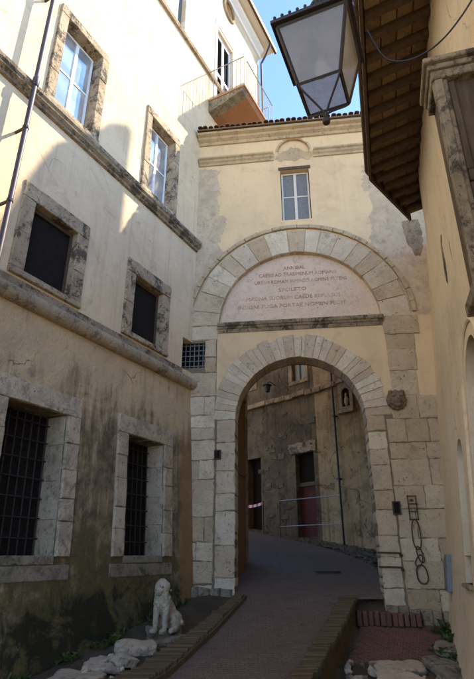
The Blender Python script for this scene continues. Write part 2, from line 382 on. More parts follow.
    def ball(s, c, r, n=10, rot=None):
        rx, ry, rz = (r, r, r) if not isinstance(r, (list, tuple)) else r
        bm = bmesh.new(); bmesh.ops.create_uvsphere(bm, u_segments=n * 2, v_segments=n, radius=1)
        mt = Matrix.Translation(c) @ (rot or Matrix()) @ Matrix.Diagonal((rx, ry, rz, 1))
        bm.transform(mt); bm.verts.ensure_lookup_table()
        s.add([v.co[:] for v in bm.verts], [[v.index for v in f.verts] for f in bm.faces]); bm.free(); return s
    def lathe(s, prof, n=16, c=(0, 0, 0)):            # profile of (r, z)
        m = len(prof); vs = []; fs = []
        for r, z in prof:
            for k in range(n):
                a = 2 * math.pi * k / n; vs.append((c[0] + r * math.cos(a), c[1] + r * math.sin(a), c[2] + z))
        for i in range(m - 1):
            for k in range(n): fs.append((i * n + k, i * n + (k + 1) % n, (i + 1) * n + (k + 1) % n, (i + 1) * n + k))
        fs += [tuple(range(n - 1, -1, -1)), tuple(range((m - 1) * n, m * n))]
        return s.add(vs, fs)
    def wall(s, xs, z0, z1, y0, y1, holes=(), dx=1.5):
        # slab with holes; a hole is (x0, x1, lo(x), hi(x))
        br = set(xs)
        H = []
        for h in holes:
            f = lambda q: q if callable(q) else (lambda x, q=q: q)
            x0, x1, lo, hi = h[0], h[1], f(h[2]), f(h[3]); H.append((x0, x1, lo, hi)); br |= {x0, x1}
            if callable(h[3]) or callable(h[2]): br |= {x0 + (x1 - x0) * (1 - math.cos(math.pi * i / 28)) / 2 for i in range(1, 28)}
        br = sorted(b for b in br if min(xs) - 1e-6 <= b <= max(xs) + 1e-6)
        bb = [br[0]]
        for b in br[1:]:
            if b - bb[-1] < 1e-5: continue
            k = max(1, int((b - bb[-1]) / dx)); a = bb[-1]
            bb += [a + (b - a) * i / k for i in range(1, k + 1)]
        q = lambda a, b, c, d: s.add([a, b, c, d], [(0, 1, 2, 3)])
        for a, b in zip(bb, bb[1:]):
            act = sorted([h for h in H if h[0] <= a + 1e-5 and h[1] >= b - 1e-5], key=lambda h: h[2]((a + b) / 2))
            lo_a = lo_b = z0
            segs = []
            for h in act:
                segs.append((lo_a, lo_b, h[2](a), h[2](b))); lo_a, lo_b = h[3](a), h[3](b)
                if h[2](a) > z0 + 1e-4 or True:
                    q((a, y0, h[2](a)), (b, y0, h[2](b)), (b, y1, h[2](b)), (a, y1, h[2](a)))
                q((a, y0, h[3](a)), (a, y1, h[3](a)), (b, y1, h[3](b)), (b, y0, h[3](b)))
            segs.append((lo_a, lo_b, z1, z1))
            for la, lb, ha, hb in segs:
                if ha - la < 1e-4 and hb - lb < 1e-4: continue
                q((a, y0, la), (b, y0, lb), (b, y0, hb), (a, y0, ha)); q((a, y1, la), (a, y1, ha), (b, y1, hb), (b, y1, lb))
            q((a, y0, z1), (b, y0, z1), (b, y1, z1), (a, y1, z1))
        for x0, x1, lo, hi in H:
            if hi(x0) - lo(x0) > 1e-3: q((x0, y0, lo(x0)), (x0, y0, hi(x0)), (x0, y1, hi(x0)), (x0, y1, lo(x0)))
            if hi(x1) - lo(x1) > 1e-3: q((x1, y0, lo(x1)), (x1, y1, lo(x1)), (x1, y1, hi(x1)), (x1, y0, hi(x1)))
        e0, e1 = bb[0], bb[-1]
        q((e0, y0, z0), (e0, y0, z1), (e0, y1, z1), (e0, y1, z0)); q((e1, y0, z0), (e1, y1, z0), (e1, y1, z1), (e1, y0, z1))
        return s
    def warp(s, fn): s.v = [tuple(fn(*p)) for p in s.v]; return s
    def mesh(s, name, mat, smooth=False, weld=False):
        me = bpy.data.meshes.new(name); me.from_pydata(s.v, [], s.f)
        bm = bmesh.new(); bm.from_mesh(me)
        if weld: bmesh.ops.remove_doubles(bm, verts=bm.verts, dist=1e-4)
        bmesh.ops.recalc_face_normals(bm, faces=bm.faces); bm.to_mesh(me); bm.free()
        if smooth:
            for p in me.polygons: p.use_smooth = True
            try: me.set_sharp_from_angle(angle=R_(40))
            except Exception: pass
        me.materials.append(M[mat]); return me
    def build(s, name, mat, parent=None, smooth=False, **kw):
        return link(name, s.mesh(name, mat, smooth), parent, **kw)
def link(name, data, parent=None, loc=None, rot=None, scale=None, label=None, cat=None, group=None, kind=None):
    o = bpy.data.objects.new(name, data); COL.objects.link(o); o.parent = parent
    if loc is not None: o.location = loc
    if rot is not None: o.rotation_euler = rot
    if scale is not None: o.scale = scale
    tag(o, label, cat, group, kind); return o
def tag(o, label=None, cat=None, group=None, kind=None):
    if label: o['label'] = label
    if cat: o['category'] = cat
    if group: o['group'] = group
    if kind: o['kind'] = kind
def thing(name, label, cat, loc=(0, 0, 0), rz=0., group=None):
    return link(name, None, None, loc, (0, 0, rz), None, label, cat, group)
def remesh(mb, name, mat, voxel, parent=None, smooth_it=4, **kw):
    me = mb.mesh(name, mat); o = bpy.data.objects.new(name, me); COL.objects.link(o)
    r = o.modifiers.new('r', 'REMESH'); r.mode = 'VOXEL'; r.voxel_size = voxel
    sm = o.modifiers.new('s', 'SMOOTH'); sm.iterations = smooth_it; sm.factor = .5
    dg = bpy.context.evaluated_depsgraph_get(); m2 = bpy.data.meshes.new_from_object(o.evaluated_get(dg))
    bpy.data.objects.remove(o); bpy.data.meshes.remove(me); m2.name = name
    for p in m2.polygons: p.use_smooth = True
    if not m2.materials: m2.materials.append(M[mat])
    return link(name, m2, parent, **kw)

# ------------------------------------------------------------------ frames: x to the right along a facade, y into it, z up
P0 = Vector((1.44, 12, 0)); gv = Vector((.992, -.127, 0)).normalized(); nv = Vector((.127, .992, 0)).normalized()
GATE_RZ = math.atan2(gv.y, gv.x)
lang = R_(27.8); lv = Vector((math.sin(lang), math.cos(lang), 0)); lnv = Vector((math.cos(lang), -math.sin(lang), 0))
K = P0 + gv * (-2.631); LEFT_RZ = math.atan2(lv.y, lv.x)
rang = R_(15.6); rv = Vector((math.sin(rang), math.cos(rang), 0))
RC = P0 + gv * 3.309; RIGHT_RZ = math.atan2(-rv.y, -rv.x)
BK = Vector((3.55, 18, 0)); bv_ = Vector((.652, -.758, 0)).normalized(); BACK_RZ = math.atan2(bv_.y, bv_.x)

YS = [-200, 6.3, 7.2, 8.3, 10, 12, 13, 15, 18, 21.5, 30, 200]; ZS = [0, 0, 0, .06, .36, .82, 1.02, 1.38, 1.95, 2.6, 4.2, 4.2]
def z0(Y):
    for i in range(len(YS) - 1):
        if Y <= YS[i + 1]:
            return ZS[i] + (ZS[i + 1] - ZS[i]) * (Y - YS[i]) / (YS[i + 1] - YS[i])
    return ZS[-1]
def lerp(a, b, t): return a + (b - a) * t
# edges of the ramp (world x at given y)
def xL_in(Y): return lerp(-.98, .17, (Y - 8.18) / 3.56)
def xL_out(Y): return lerp(-1.62, -.1, (Y - 7.76) / 3.76)
def xR_in(Y): return lerp(.75, 2.1, (Y - 8.18) / 3.44)
def xR_out(Y): return xR_in(Y) + .34

# ------------------------------------------------------------------ ground and road
def ground_z(x, y):
    z = z0(y) - .06
    if y < 12.2:
        e = xR_out(y) - .17
        t = max(0, min(1, (x - e) / .12)); z -= .38 * t * max(0, min(1, (y - 6.2) / 1.6)) * max(0, min(1, (11.95 - y) / .3))
    return z
mb = MB()
gx = [-200, -90, -40, -20, -12] + [-9 + .3 * i for i in range(64)] + [12, 20, 40, 90, 200]
gy = [-200, -90, -40, -15, -6, 0, 3] + [5 + .3 * i for i in range(60)] + [25, 30, 40, 60, 90, 200]
nx = len(gx)
mb.add([(x, y, ground_z(x, y) + (random.uniform(-.025, .025) if 5 < y < 20 else 0)) for y in gy for x in gx],
       [(j * nx + i, j * nx + i + 1, (j + 1) * nx + i + 1, (j + 1) * nx + i) for j in range(len(gy) - 1) for i in range(nx - 1)])
mb.build('ground', 'earth', kind='structure', smooth=True)
pz = MB()  # unseen pale paving behind the camera, added to bounce sunlight onto the walls
px_ = [-60 + 2.5 * i for i in range(49)]; py_ = [-60 + 2.5 * i for i in range(24)]
pz.add([(x, y, .0) for y in py_ for x in px_], [(j * 49 + i, j * 49 + i + 1, (j + 1) * 49 + i + 1, (j + 1) * 49 + i) for j in range(23) for i in range(48)])
pz.build('bounce_paving', 'bounce_ground', kind='structure')
mb = MB(); rows = []
ry = [3 + .25 * i for i in range(36)] + [11.77]
vs = []; fs = []; nc = 9
for y in ry + [12.0, 12.3, 12.6, 12.9, 13.2, 13.6, 14, 14.5, 15, 15.5, 16, 16.5, 17, 17.5, 18, 19, 20, 21, 22, 23.5, 25, 28]:
    if y < 11.76: a, b = xL_in(y) - .1, xR_in(y) + .1
    else:
        # the lane bends left behind the gate
        a = xL_in(min(y, 12)) - .1 - .2 * min(1, max(0, y - 11.76) * 4) if y < 14 else lerp(xL_in(12), -3.5, (y - 14) / 10) - .3
        bx = ((11.7, 3.1), (12, 3.3), (12.6, 3.5), (13.2, 3.6), (14, 3.65), (15, 3.6), (16, 3.35), (17, 2.95), (18, 2.4), (20, 1.0), (22, -.4), (28, -3))
        for (ya, xa), (yb, xb) in zip(bx, bx[1:]):
            if ya <= y <= yb: b = lerp(xa, xb, (y - ya) / (yb - ya))
    for i in range(nc):
        t = i / (nc - 1); crown = .02 * (1 - (2 * t - 1) ** 2)
        vs.append((lerp(a, b, t), y, z0(y) + .004 + crown))
for j in range(len(vs) // nc - 1):
    for i in range(nc - 1): fs.append((j * nc + i, j * nc + i + 1, (j + 1) * nc + i + 1, (j + 1) * nc + i))
mb.add(vs, fs).build('road', 'road', kind='structure', smooth=True)
# threshold slabs across the road under the gate
th = thing('threshold', 'worn dark stone threshold strip crossing the road under the arch', 'threshold', P0, GATE_RZ)
for i in range(6):
    x0 = -1.5 + i * .44
    MB().box(x0 + .008, x0 + .432, .1, .42, .6, .875 - .015 * i + random.uniform(-.004, .004), .012).build('slab', 'dark_stone', th)
# drain grate in the road
dg_ = thing('drain_grate', 'small dark iron drain grate set in the road behind the arch', 'grate', (2.26, 14.0, z0(14) + .026), .12)
b = MB(); b.box(-.3, .3, -.2, -.16, 0, .02); b.box(-.3, .3, .16, .2, 0, .02); b.box(-.3, -.26, -.16, .16, 0, .02); b.box(.26, .3, -.16, .16, 0, .02); b.build('frame', 'iron', dg_)
for i in range(9): MB().box(-.24 + i * .055, -.215 + i * .055, -.158, .158, .002, .016).build('bar', 'iron', dg_)

# ------------------------------------------------------------------ kerbs with bricks on edge
def kerb(name, label, fin, fout, drop, ya, yb, top):
    t = thing(name, label, 'kerb')
    ys = [ya + (yb - ya) * i / 30 for i in range(31)]
    vs = []; fs = []
    for y in ys:
        zt = z0(y) + top
        for (x, z) in ((fin(y) + .03, zt - .35), (fin(y) + .03, zt - .015), (fout(y) - .03, zt - .015), (fout(y) - .03, zt - .35 - drop)): vs.append((x, y, z))
    if fout(ya) < fin(ya): pass
    for j in range(30):
        for i in range(4): fs.append((j * 4 + i, j * 4 + (i + 1) % 4, (j + 1) * 4 + (i + 1) % 4, (j + 1) * 4 + i))
    fs += [(0, 1, 2, 3), (123, 122, 121, 120)]
    MB().add(vs, fs).build('core', 'kerb_brick', t)
    me = MB().box(-.5, .5, -.034, .034, -.09, .045, .012).mesh('brick', 'kerb_brick')
    L = yb - ya; n = int(L / .082)
    for i in range(n):
        y = ya + (i + .5) * L / n
        a, c = fin(y), fout(y)
        slope = (z0(y + .1) - z0(y - .1)) / .2
        o = link('brick', me, t, ((a + c) / 2 + random.uniform(-.012, .012), y, z0(y) + top - .012 + random.uniform(-.022, .016)),
             (math.atan(slope) + random.uniform(-.12, .12), random.uniform(-.05, .05), random.uniform(-.06, .06)), (abs(c - a) * random.uniform(.86, 1.06), random.uniform(.8, 1.08), 1))
    return t
kerb('kerb', 'low mossy kerb of bricks on edge beside the stone lion statue', xL_in, xL_out, 0, 5.5, 11.75, .10)
kerb('kerb', 'low mossy kerb of bricks on edge dropping to the red brick paving', xR_in, xR_out, .25, 5.5, 11.72, .07)

# ------------------------------------------------------------------ red brick paving, right of the ramp
def zr(x, y): return ground_z(x, y) + .03
bp = MB()
y = 9.95; row = 0
while y < 11.62:
    x = xR_out(y) + .06 + (row % 2) * .06
    while x < 4.35 + .26 * (y - 11):
        w_ = .115; zz = zr(x, y) + random.uniform(-.006, .006)
        sl = .23
        b = MB().box(x, x + w_ - .012, y, y + .058 - .009, -.05, .012, .006)
        bp.add([(p[0], p[1], p[2] + zr(x, p[1]) + (zz - zr(x, y))) for p in b.v], b.f)
        x += w_
    y += .058; row += 1
bp.build('brick_paving', 'brick', kind='stuff', label='worn red brick paving at the foot of the gate', cat='paving')
# low red step against the gate foot
rs = thing('brick_step', 'low rounded red brick step against the foot of the gate pier', 'step', P0, GATE_RZ)
for i in range(11):
    x0 = 1.02 + i * .115 + random.uniform(-.008, .008); jy = random.uniform(-.03, .02)
    MB().box(x0, x0 + random.uniform(.09, .108), -.36 + jy, -.16, .3, .585 + random.uniform(-.035, .015) - .004 * i, .022).build('brick', 'brick', rs)

# ------------------------------------------------------------------ left palazzo
PZ = thing('palazzo', 'tall cream plastered palazzo with stone framed windows and two long ledges', 'building', K, LEFT_RZ)
def batter(x, y, z):
    k = .26 * max(0., (5.45 - z)) / 5.0
    return (x, y - k, z)
A0 = -17.
up_holes = []
winrows = []
for a in (-5.46, -2.40, -8.6, -11.7, -14.8):                      # sash windows over the ledge
    up_holes.append((a - .05, a + 1.11, 10.0, 12.5)); winrows.append(('tall', a))
for a in (-5.40, -2.50, -8.5, -11.6, -14.7):
    up_holes.append((a - .05, a + 1.11, 6.03, 7.57)); winrows.append(('small', a))
for a in (-2.28, -5.4, -8.6):
    up_holes.append((a, a + 1.08, 17.35, 19.9)); winrows.append(('top', a))
up_holes.append((.93, 2.12, 15.95, 20.15))                        # balcony door
OC = (1.78, 22.2, .36)
up_holes.append((OC[0] - OC[2], OC[0] + OC[2], lambda x: OC[1] - 1.15 * math.sqrt(max(0, OC[2] ** 2 - (x - OC[0]) ** 2)), lambda x: OC[1] + 1.15 * math.sqrt(max(0, OC[2] ** 2 - (x - OC[0]) ** 2))))
up_holes.append((-.46, .75, 5.92, 6.76))                          # notch at the corner
zlo = lambda h: h[2](h[0]) if callable(h[2]) else h[2]
MB().wall([A0, 3.2], 5.45, 13.2, 0, .6, [h for h in up_holes if zlo(h) < 13]).build('wall', 'palazzo', PZ)
MB().wall([A0, 4.6], 13.2, 23.4, 0, .6, [h for h in up_holes if zlo(h) > 13]).build('upper_wall', 'palazzo', PZ)
low_open = [(-5.30, -4.05), (-2.40, -1.15), (-8.6, -7.35), (-11.8, -10.55)]
MB().wall([A0, -.0], -.6, 5.45, 0, .75, [(a, b, 1.58, 3.86) for a, b in low_open]).warp(batter).build('lower_wall', 'lower', PZ, label='soot and moss stained lower wall, leaning out at its foot')
MB().wall([.02, 3.2], .2, 5.44, .005, .6).build('passage_wall', 'mould', PZ)
MB().box(A0, 4.6, .6, 9, 22.6, 23.3).build('roof_slab', 'terracotta', PZ)
MB().box(4.0, 4.58, .61, 9, 13.2, 22.6).build('end_wall', 'palazzo', PZ)
MB().box(2.6, 3.18, .61, 9, .2, 13.2).build('end_wall', 'mould', PZ)
# ledges
def ledge(zb, prof, x0, x1, mat, name, seg=1.35):
    x = x0
    while x < x1 - .05:
        e = min(x1, x + seg * random.uniform(.8, 1.2))
        if x1 - e < .3: e = x1
        MB().prism_x([(-o, zb + dz) for o, dz in prof], x + .003, e - .003).build(name, mat, PZ, smooth=False); x = e
P_ledge = [(0, 0), (.07, .01), (.07, .07), (.15, .11), (.15, .15), (.19, .19), (.19, .27), (.03, .30), (0, .30)]
ledge(9.55, P_ledge, A0, -.0, 'frame_stone', 'ledge_block')
tor = [(0, .055)] + [(.0 + .15 * math.cos(t) * .95 + .03, .20 + .145 * math.sin(t)) for t in [R_(-90 + 18 * i) for i in range(11)]] + [(0, .345)]
x = A0
while x < .0:
    e = min(.03, x + random.uniform(.9, 1.5))
    if .03 - e < .4: e = .03
    MB().prism_x([(-o, 5.40 + dz) for o, dz in tor], x + .004, e - .004).build('roll_moulding', 'roll_stone', PZ, smooth=True); x = e
MB().box(A0, -.47, -.03, .0, 5.75, 5.90).build('band', 'frame_stone', PZ)
ledge(17.0, [(0, 0), (.08, .03), (.1, .12), (.1, .17), (0, .19)], A0, 4.6, 'mould', 'upper_ledge', 1.8)
# window surrounds made of separate stones
def surround(a0, a1, zb, zt, wd, proud, mat, parent, sill=True, warp=None, nj=3, top=None, depth=.1):
    top = top or wd
    def put(x0, x1, za, zc, name='surround_stone'):
        b = MB().rect_stone(x0 + .003, x1 - .003, za + .003, zc - .003, -proud + random.uniform(-.006, .006), depth, bv=.012, jit=.006)
        if warp: b.warp(warp)
        b.build(name, mat, parent)
    put(a0 - wd, a1 + wd, zt, zt + top, 'lintel')
    for (x0, x1) in ((a0 - wd, a0), (a1, a1 + wd)):
        cuts = sorted([0, 1] + [(i + random.uniform(-.18, .18)) / nj for i in range(1, nj)])
        for p, q in zip(cuts, cuts[1:]): put(x0, x1, lerp(zb, zt, p), lerp(zb, zt, q))
    if sill:
        b = MB().box(a0 - wd, a1 + wd, -proud - .02, depth, zb - .12, zb - .002, .012)
        if warp: b.warp(warp)
        b.build('sill', mat, parent)
def casement(a0, a1, zb, zt, y, parent, fr='white_paint', pane='glass', rows=2):
    wdw = link('window', MB().box(a0, a0 + .05, y, y + .05, zb, zt).box(a1 - .05, a1, y, y + .05, zb, zt).box(a0 + .05, a1 - .05, y, y + .05, zb, zb + .06).box(a0 + .05, a1 - .05, y, y + .05, zt - .05, zt).mesh('window', fr), parent)
    mid = (a0 + a1) / 2
    MB().box(mid - .04, mid + .04, y - .01, y + .045, zb + .06, zt - .05).build('mullion', fr, wdw)
    for side in ((a0 + .05, mid - .04), (mid + .04, a1 - .05)):
        for r in range(rows):
            za, zc = lerp(zb + .06, zt - .05, r / rows), lerp(zb + .06, zt - .05, (r + 1) / rows)
            if r: MB().box(side[0], side[1], y + .002, y + .04, za - .02, za + .02).build('glazing_bar', fr, wdw)
            o = MB().box(-(side[1] - side[0]) / 2, (side[1] - side[0]) / 2, -.004, .004, -(zc - za) / 2 + .02, (zc - za) / 2 - .02).build('pane', pane, wdw)
            o.location = ((side[0] + side[1]) / 2, y + .022, (za + zc) / 2); o.rotation_euler = (random.uniform(-.012, .012), 0, random.uniform(-.02, .02))
    return wdw
for kind, a in winrows:
    if kind == 'tall':
        surround(a, a + 1.06, 10.05, 12.45, .23, .06, 'light_frame', PZ, True, None, 3, None, .24)
        casement(a + .03, a + 1.03, 10.08, 12.42, .2, PZ)
    elif kind == 'top':
        surround(a, a + 1.08, 17.35, 19.9, .16, .03, 'white_wall', PZ, False, None, 2)
        MB().box(a + .02, a + 1.06, .14, .2, 17.37, 19.88).build('shutter', 'dark_shutter', PZ)
    else:
        surround(a, a + 1.06, 6.08, 7.52, .30, .05, 'light_frame', PZ, True, None, 2, .32, .24)
        MB().box(a + .01, a + 1.05, .15, .2, 6.09, 7.51).build('back_panel', 'black_void', PZ)
        MB().box(a + .01, a + .06, .1, .14, 6.1, 7.5).box(a + 1.01, a + 1.05, .1, .14, 6.1, 7.5).box(a + .06, a + 1.0, .1, .14, 7.44, 7.5).build('wooden_frame', 'eave_wood', PZ)
for i, (a, b) in enumerate(low_open):
    surround(a, b, 1.58, 3.86, .31, .05, 'lower_stone', PZ, False, batter, 5, .36, .3)
    # stone-lined reveal
    for (x0, x1) in ((a - .02, a + .014), (b - .014, b + .02)):
        cuts = [1.585, 2.1 + random.uniform(-.1, .1), 2.75, 3.3 + random.uniform(-.1, .1), 3.855]
        for p, q in zip(cuts, cuts[1:]):
            MB().box(x0, x1, .02, .43, p + .004, q - .004, .004).warp(batter).build('reveal_stone', 'lower_stone', PZ)
    MB().box(a + .015, b - .015, -.03, .45, 1.47, 1.60, .01).warp(batter).build('sill', 'moss_stone', PZ)
    MB().box(a - .34, b + .34, -.02, .1, 1.24, 1.465, .015).warp(batter).build('sill_course', 'moss_stone', PZ)
    MB().box(a, b, .46, .52, 1.6, 3.86).warp(batter).build('back_panel', 'black_void', PZ)
    gr = link('grille', None, PZ)
    nb = 8
    for k in range(nb):
        x = lerp(a + .07, b - .07, k / (nb - 1)); MB().tube([batter(x, .40, 1.58), batter(x, .40, 3.86)], .013, 6).build('bar', 'iron', gr)
    for k in range(7):
        z = lerp(1.85, 3.7, k / 6); MB().tube([batter(a, .385, z), batter(b, .385, z)], .013, 6).build('bar', 'iron', gr)
# balcony door with louvred shutters
dr = link('balcony_door', MB().box(.93, 1.0, .1, .17, 15.95, 20.15).box(2.05, 2.12, .1, .17, 15.95, 20.15).box(1.0, 2.05, .1, .17, 20.07, 20.15).mesh('balcony_door', 'white_paint'), PZ)
for x0 in (1.005, 1.535):
    MB().box(x0, x0 + .06, .1, .15, 15.97, 20.06).box(x0 + .45, x0 + .51, .1, .15, 15.97, 20.06).box(x0 + .06, x0 + .45, .1, .15, 17.95, 18.07).box(x0 + .06, x0 + .45, .1, .15, 19.96, 20.06).box(x0 + .06, x0 + .45, .1, .15, 15.97, 16.1).build('leaf_frame', 'white_paint', dr)
    for za, zc in ((16.1, 17.95), (18.07, 19.96)):
        b = MB(); nL = 22
        for k in range(nL):
            z = lerp(za, zc, (k + .5) / nL); b.add([(x0 + .06, .105, z - .035), (x0 + .45, .105, z - .035), (x0 + .45, .145, z + .035), (x0 + .06, .145, z + .035)], [(0, 1, 2, 3)])
        b.box(x0 + .06, x0 + .45, .148, .152, za, zc)
        b.build('louvre_panel', 'dark_shutter', dr)
for x0, x1, za, zc in ((.76, .925, 15.9, 20.32), (2.125, 2.29, 15.9, 20.32), (.76, 2.29, 20.325, 20.5)):
    MB().box(x0, x1, -.025, .1, za, zc, .006).build('door_surround', 'white_wall', PZ)
# oculus: rim and dark back
rim = [(OC[0] + (OC[2] + .05) * math.cos(t), -.02, OC[1] + 1.15 * (OC[2] + .05) * math.sin(t)) for t in [2 * math.pi * i / 32 for i in range(32)]]
MB().tube(rim, .075, 8, closed=True).build('oculus_rim', 'mould', PZ, smooth=True)
MB().box(OC[0] - .4, OC[0] + .4, .16, .2, OC[1] - .45, OC[1] + .45).build('oculus_back', 'dark_shutter', PZ)
# crowning cornice and eave
MB().prism_x([(0, 22.72), (-.06, 22.74), (-.08, 22.84), (-.03, 22.86), (-.05, 23.0), (-.2, 23.12), (-.24, 23.26), (0, 23.38)], A0, 4.75).build('cornice', 'white_wall', PZ)
MB().box(A0, 5.2, -.56, .6, 23.385, 23.46).build('eave_board', 'white_wall', PZ)
MB().prism_x([(-.57, 23.30), (-.66, 23.32), (-.68, 23.56), (-.57, 23.58)], A0, 5.25).build('gutter', 'eave_wood', PZ)
MB().box(A0, 5.2, -.6, 9, 23.59, 23.75).build('roof', 'terracotta', PZ)
MB().tube([(4.66, -.6, 23.3), (4.66, -.35, 22.7), (4.66, -.12, 22.3), (4.66, -.12, 13.5)], .05, 8).build('downpipe', 'pipe', PZ)
# balcony
BAL = thing('balcony', 'small balcony with crumbling brick underside tinted orange for bounced light and thin iron railing', 'balcony', K + Vector((0, 0, 0)), LEFT_RZ)
bx0, bx1, bo, bz = .43, 2.75, 1.37, 15.9
MB().box(bx0 - .03, bx1 + .03, -bo - .03, -.002, bz - .09, bz, .01).build('slab_edge', 'brick_edge', BAL)
for i in range(7):                                                # corbelled brick ribs below the slab
    x0 = lerp(bx0, bx1 - .3, i / 6)
    MB().prism_x([(-.004, bz - .55), (-.3, bz - .5), (-bo + .1, bz - .22), (-bo + .02, bz - .095), (-.004, bz - .095)], x0 + .004, x0 + .34).build('soffit_rib', 'orange' if i else 'moss_stone', BAL)
rl = link('railing', None, BAL)
def rail_run(p, q, n):
    p, q = Vector(p), Vector(q)
    MB().tube([p + Vector((0, 0, 1.3)), q + Vector((0, 0, 1.3))], .02, 6).build('top_rail', 'rail', rl)
    MB().tube([p + Vector((0, 0, .06)), q + Vector((0, 0, .06))], .013, 6).build('bottom_rail', 'rail', rl)
    me = MB().tube([(0, 0, 0), (0, 0, 1.3)], .011, 6).mesh('baluster', 'rail')
    for i in range(n + 1): link('baluster', me, rl, p.lerp(q, i / n))
rail_run((bx0, -.03, bz), (bx0, -bo, bz), 9); rail_run((bx0 + .2, -bo, bz), (bx1, -bo, bz), 13); rail_run((bx1, -bo + .15, bz), (bx1, -.03, bz), 8)
# drainpipe over the palazzo front
DP = thing('drainpipe', 'dark purple grey drainpipe running down the palazzo wall past the ledge', 'pipe', K, LEFT_RZ)
MB().tube([(-6.07, -.26, 22.7), (-6.07, -.26, 5.4), (-6.05, -.36, 5.0), (-6.05, -.36, .3)], .047, 10).build('pipe', 'pipe', DP, smooth=True)
for z in (14.5, 12.2, 8.6, 7.0): MB().tube([(-6.07, -.26, z), (-6.07, -.26, z + .05)], .058, 10).box(-6.09, -6.05, -.22, 0.02, z + .01, z + .05).build('bracket', 'iron', DP)
MB().lathe([(.05, -.1), (.066, -.06), (.066, .08), (.05, .12)], 10, (-6.07, -.27, 9.75)).build('joint', 'pipe', DP, smooth=True)

# ------------------------------------------------------------------ city gate
GT = thing('city_gate', 'old stone city gate with a tall blind arch over a lower open archway', 'gate', P0, GATE_RZ)
UC, UZ, UR, URO = .17, 7.22, 2.11, 2.84
LC, LZ, LR, LRO = .07, 4.66, 1.57, 2.16
def arc(c, z, r): return lambda x: z + math.sqrt(max(0, r * r - (x - c) ** 2))
NW = (-2.98, -2.30, 6.05, 6.74)
low_h = (LC - LR, LC + LR, .2, arc(LC, LZ, LR))
tym_h = (UC - UR, UC + UR, UZ, arc(UC, UZ, UR))
win_h = (-.15, .70, 10.42, 12.22)
lun_h = (-.20, .76, 12.86, arc(.28, 12.95, .48))
MB().wall([-3.4, 3.9], .2, 13.72, 0, .22, [low_h, tym_h, win_h, lun_h, NW]).build('wall', 'gate', GT, label='ochre plaster wall with bare mortar patches')
MB().wall([-3.4, 3.9], .2, 13.72, .22, .6, [low_h, (win_h[0], win_h[1], win_h[2], win_h[3])]).build('core_wall', 'mould', GT)
# rear of the gate house: side walls, ceiling and back wall over the passage
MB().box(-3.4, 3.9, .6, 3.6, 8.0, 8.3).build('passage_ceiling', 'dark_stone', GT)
MB().wall([-3.4, 3.9], 8.0, 13.7, 3.6, 4.0).build('rear_wall', 'house', GT)
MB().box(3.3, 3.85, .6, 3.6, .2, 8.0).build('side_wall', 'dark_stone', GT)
MB().box(3.5, 3.88, .6, 3.6, 8.31, 13.7).build('side_wall', 'house', GT)
# rings of voussoirs
def ring(c, z, ri, ro, n, proud, mat, jw, dep=.2, gap=.004, ro_j=.03, a0=0., a1=math.pi, name='voussoir', dep_in=None):
    cuts = [a0] + sorted(lerp(a0, a1, (i + random.uniform(-jw, jw)) / n) for i in range(1, n)) + [a1]
    for p, q in zip(cuts, cuts[1:]):
        ro2 = ro + random.uniform(-ro_j, ro_j); k = max(2, int((q - p) * ro / .16)); g = gap / ro
        po = [(c + ro2 * math.cos(lerp(p + g, q - g, i / k)), z + ro2 * math.sin(lerp(p + g, q - g, i / k))) for i in range(k + 1)]
        g = gap / ri
        pi_ = [(c + ri * math.cos(lerp(q - g, p + g, i / k)), z + ri * math.sin(lerp(q - g, p + g, i / k))) for i in range(k + 1)]
        MB().stone(po + pi_, -proud * .6 + random.uniform(-.012, .012), dep, bv=random.uniform(.006, .016), step=.12, jit=.007).build(name, mat, GT)
ring(UC, UZ, UR - .004, URO, 17, .05, 'stone', .3, .21)
ring(UC, UZ, URO + .035, URO + .15, 26, .12, 'gate_mould', .25, .02, .004, .008, R_(2), R_(178), 'hood_mould')
MB().stone([(3.12, 10.1), (3.6, 10.1), (3.62, 9.4), (3.5, 8.95), (3.34, 8.92), (3.3, 9.2), (3.18, 9.3)], -.006, .05, bv=.01, jit=.03, step=.07).build('repair_patch', 'mould', GT)
ring(LC, LZ, LR - .01, LRO, 31, .045, 'pale_stone', .28, .5, .005, .05)
# tympanum slab and inscription
ty = MB(); arcp = [(UC + (UR - .006) * math.cos(math.pi * i / 40), UZ + .012 + (UR - .006) * math.sin(math.pi * i / 40)) for i in range(41)]
ty.prism(arcp, .13, .215); TY = ty.build('inscription_slab', 'tympanum', GT, label='pale half round slab carved with a red Latin inscription')
def text(body, s_c, z, size, width):
    cu = bpy.data.curves.new('t', 'FONT'); cu.body = body; cu.align_x = 'CENTER'; cu.size = size; cu.extrude = .004; cu.resolution_u = 2
    o = bpy.data.objects.new('t', cu); COL.objects.link(o)
    dg = bpy.context.evaluated_depsgraph_get(); me = bpy.data.meshes.new_from_object(o.evaluated_get(dg)); bpy.data.objects.remove(o); bpy.data.curves.remove(cu)
    xs = [v.co.x for v in me.vertices]; k = width / (max(xs) - min(xs))
    me.transform(Matrix.Translation((s_c, .127, z)) @ Matrix.Rotation(math.pi / 2, 4, 'X') @ Matrix.Diagonal((k, 1, 1, 1)))
    me.materials.clear(); me.materials.append(M['letter']); me.name = 'lettering'
    return link('lettering', me, TY, kind='stuff')
for body, sc, z, wd in (('ANNIBAL', .12, 8.86, .62), ('CAESIS AD TRASIMENUM ROMANIS', .20, 8.66, 2.2), ('URBEM ROMAM INFENSO AGMINE PETENS', .27, 8.44, 2.6), ('SPOLETO', .05, 8.19, .78),
                        ('MAGNA SUORUM CAEDE REPULSUS', .05, 7.95, 2.62), ('INSIGNI FUGA PORTAE NOMEN FECIT', .0, 7.71, 3.0)):
    text(body, sc, z + .01, .15, wd * .96)
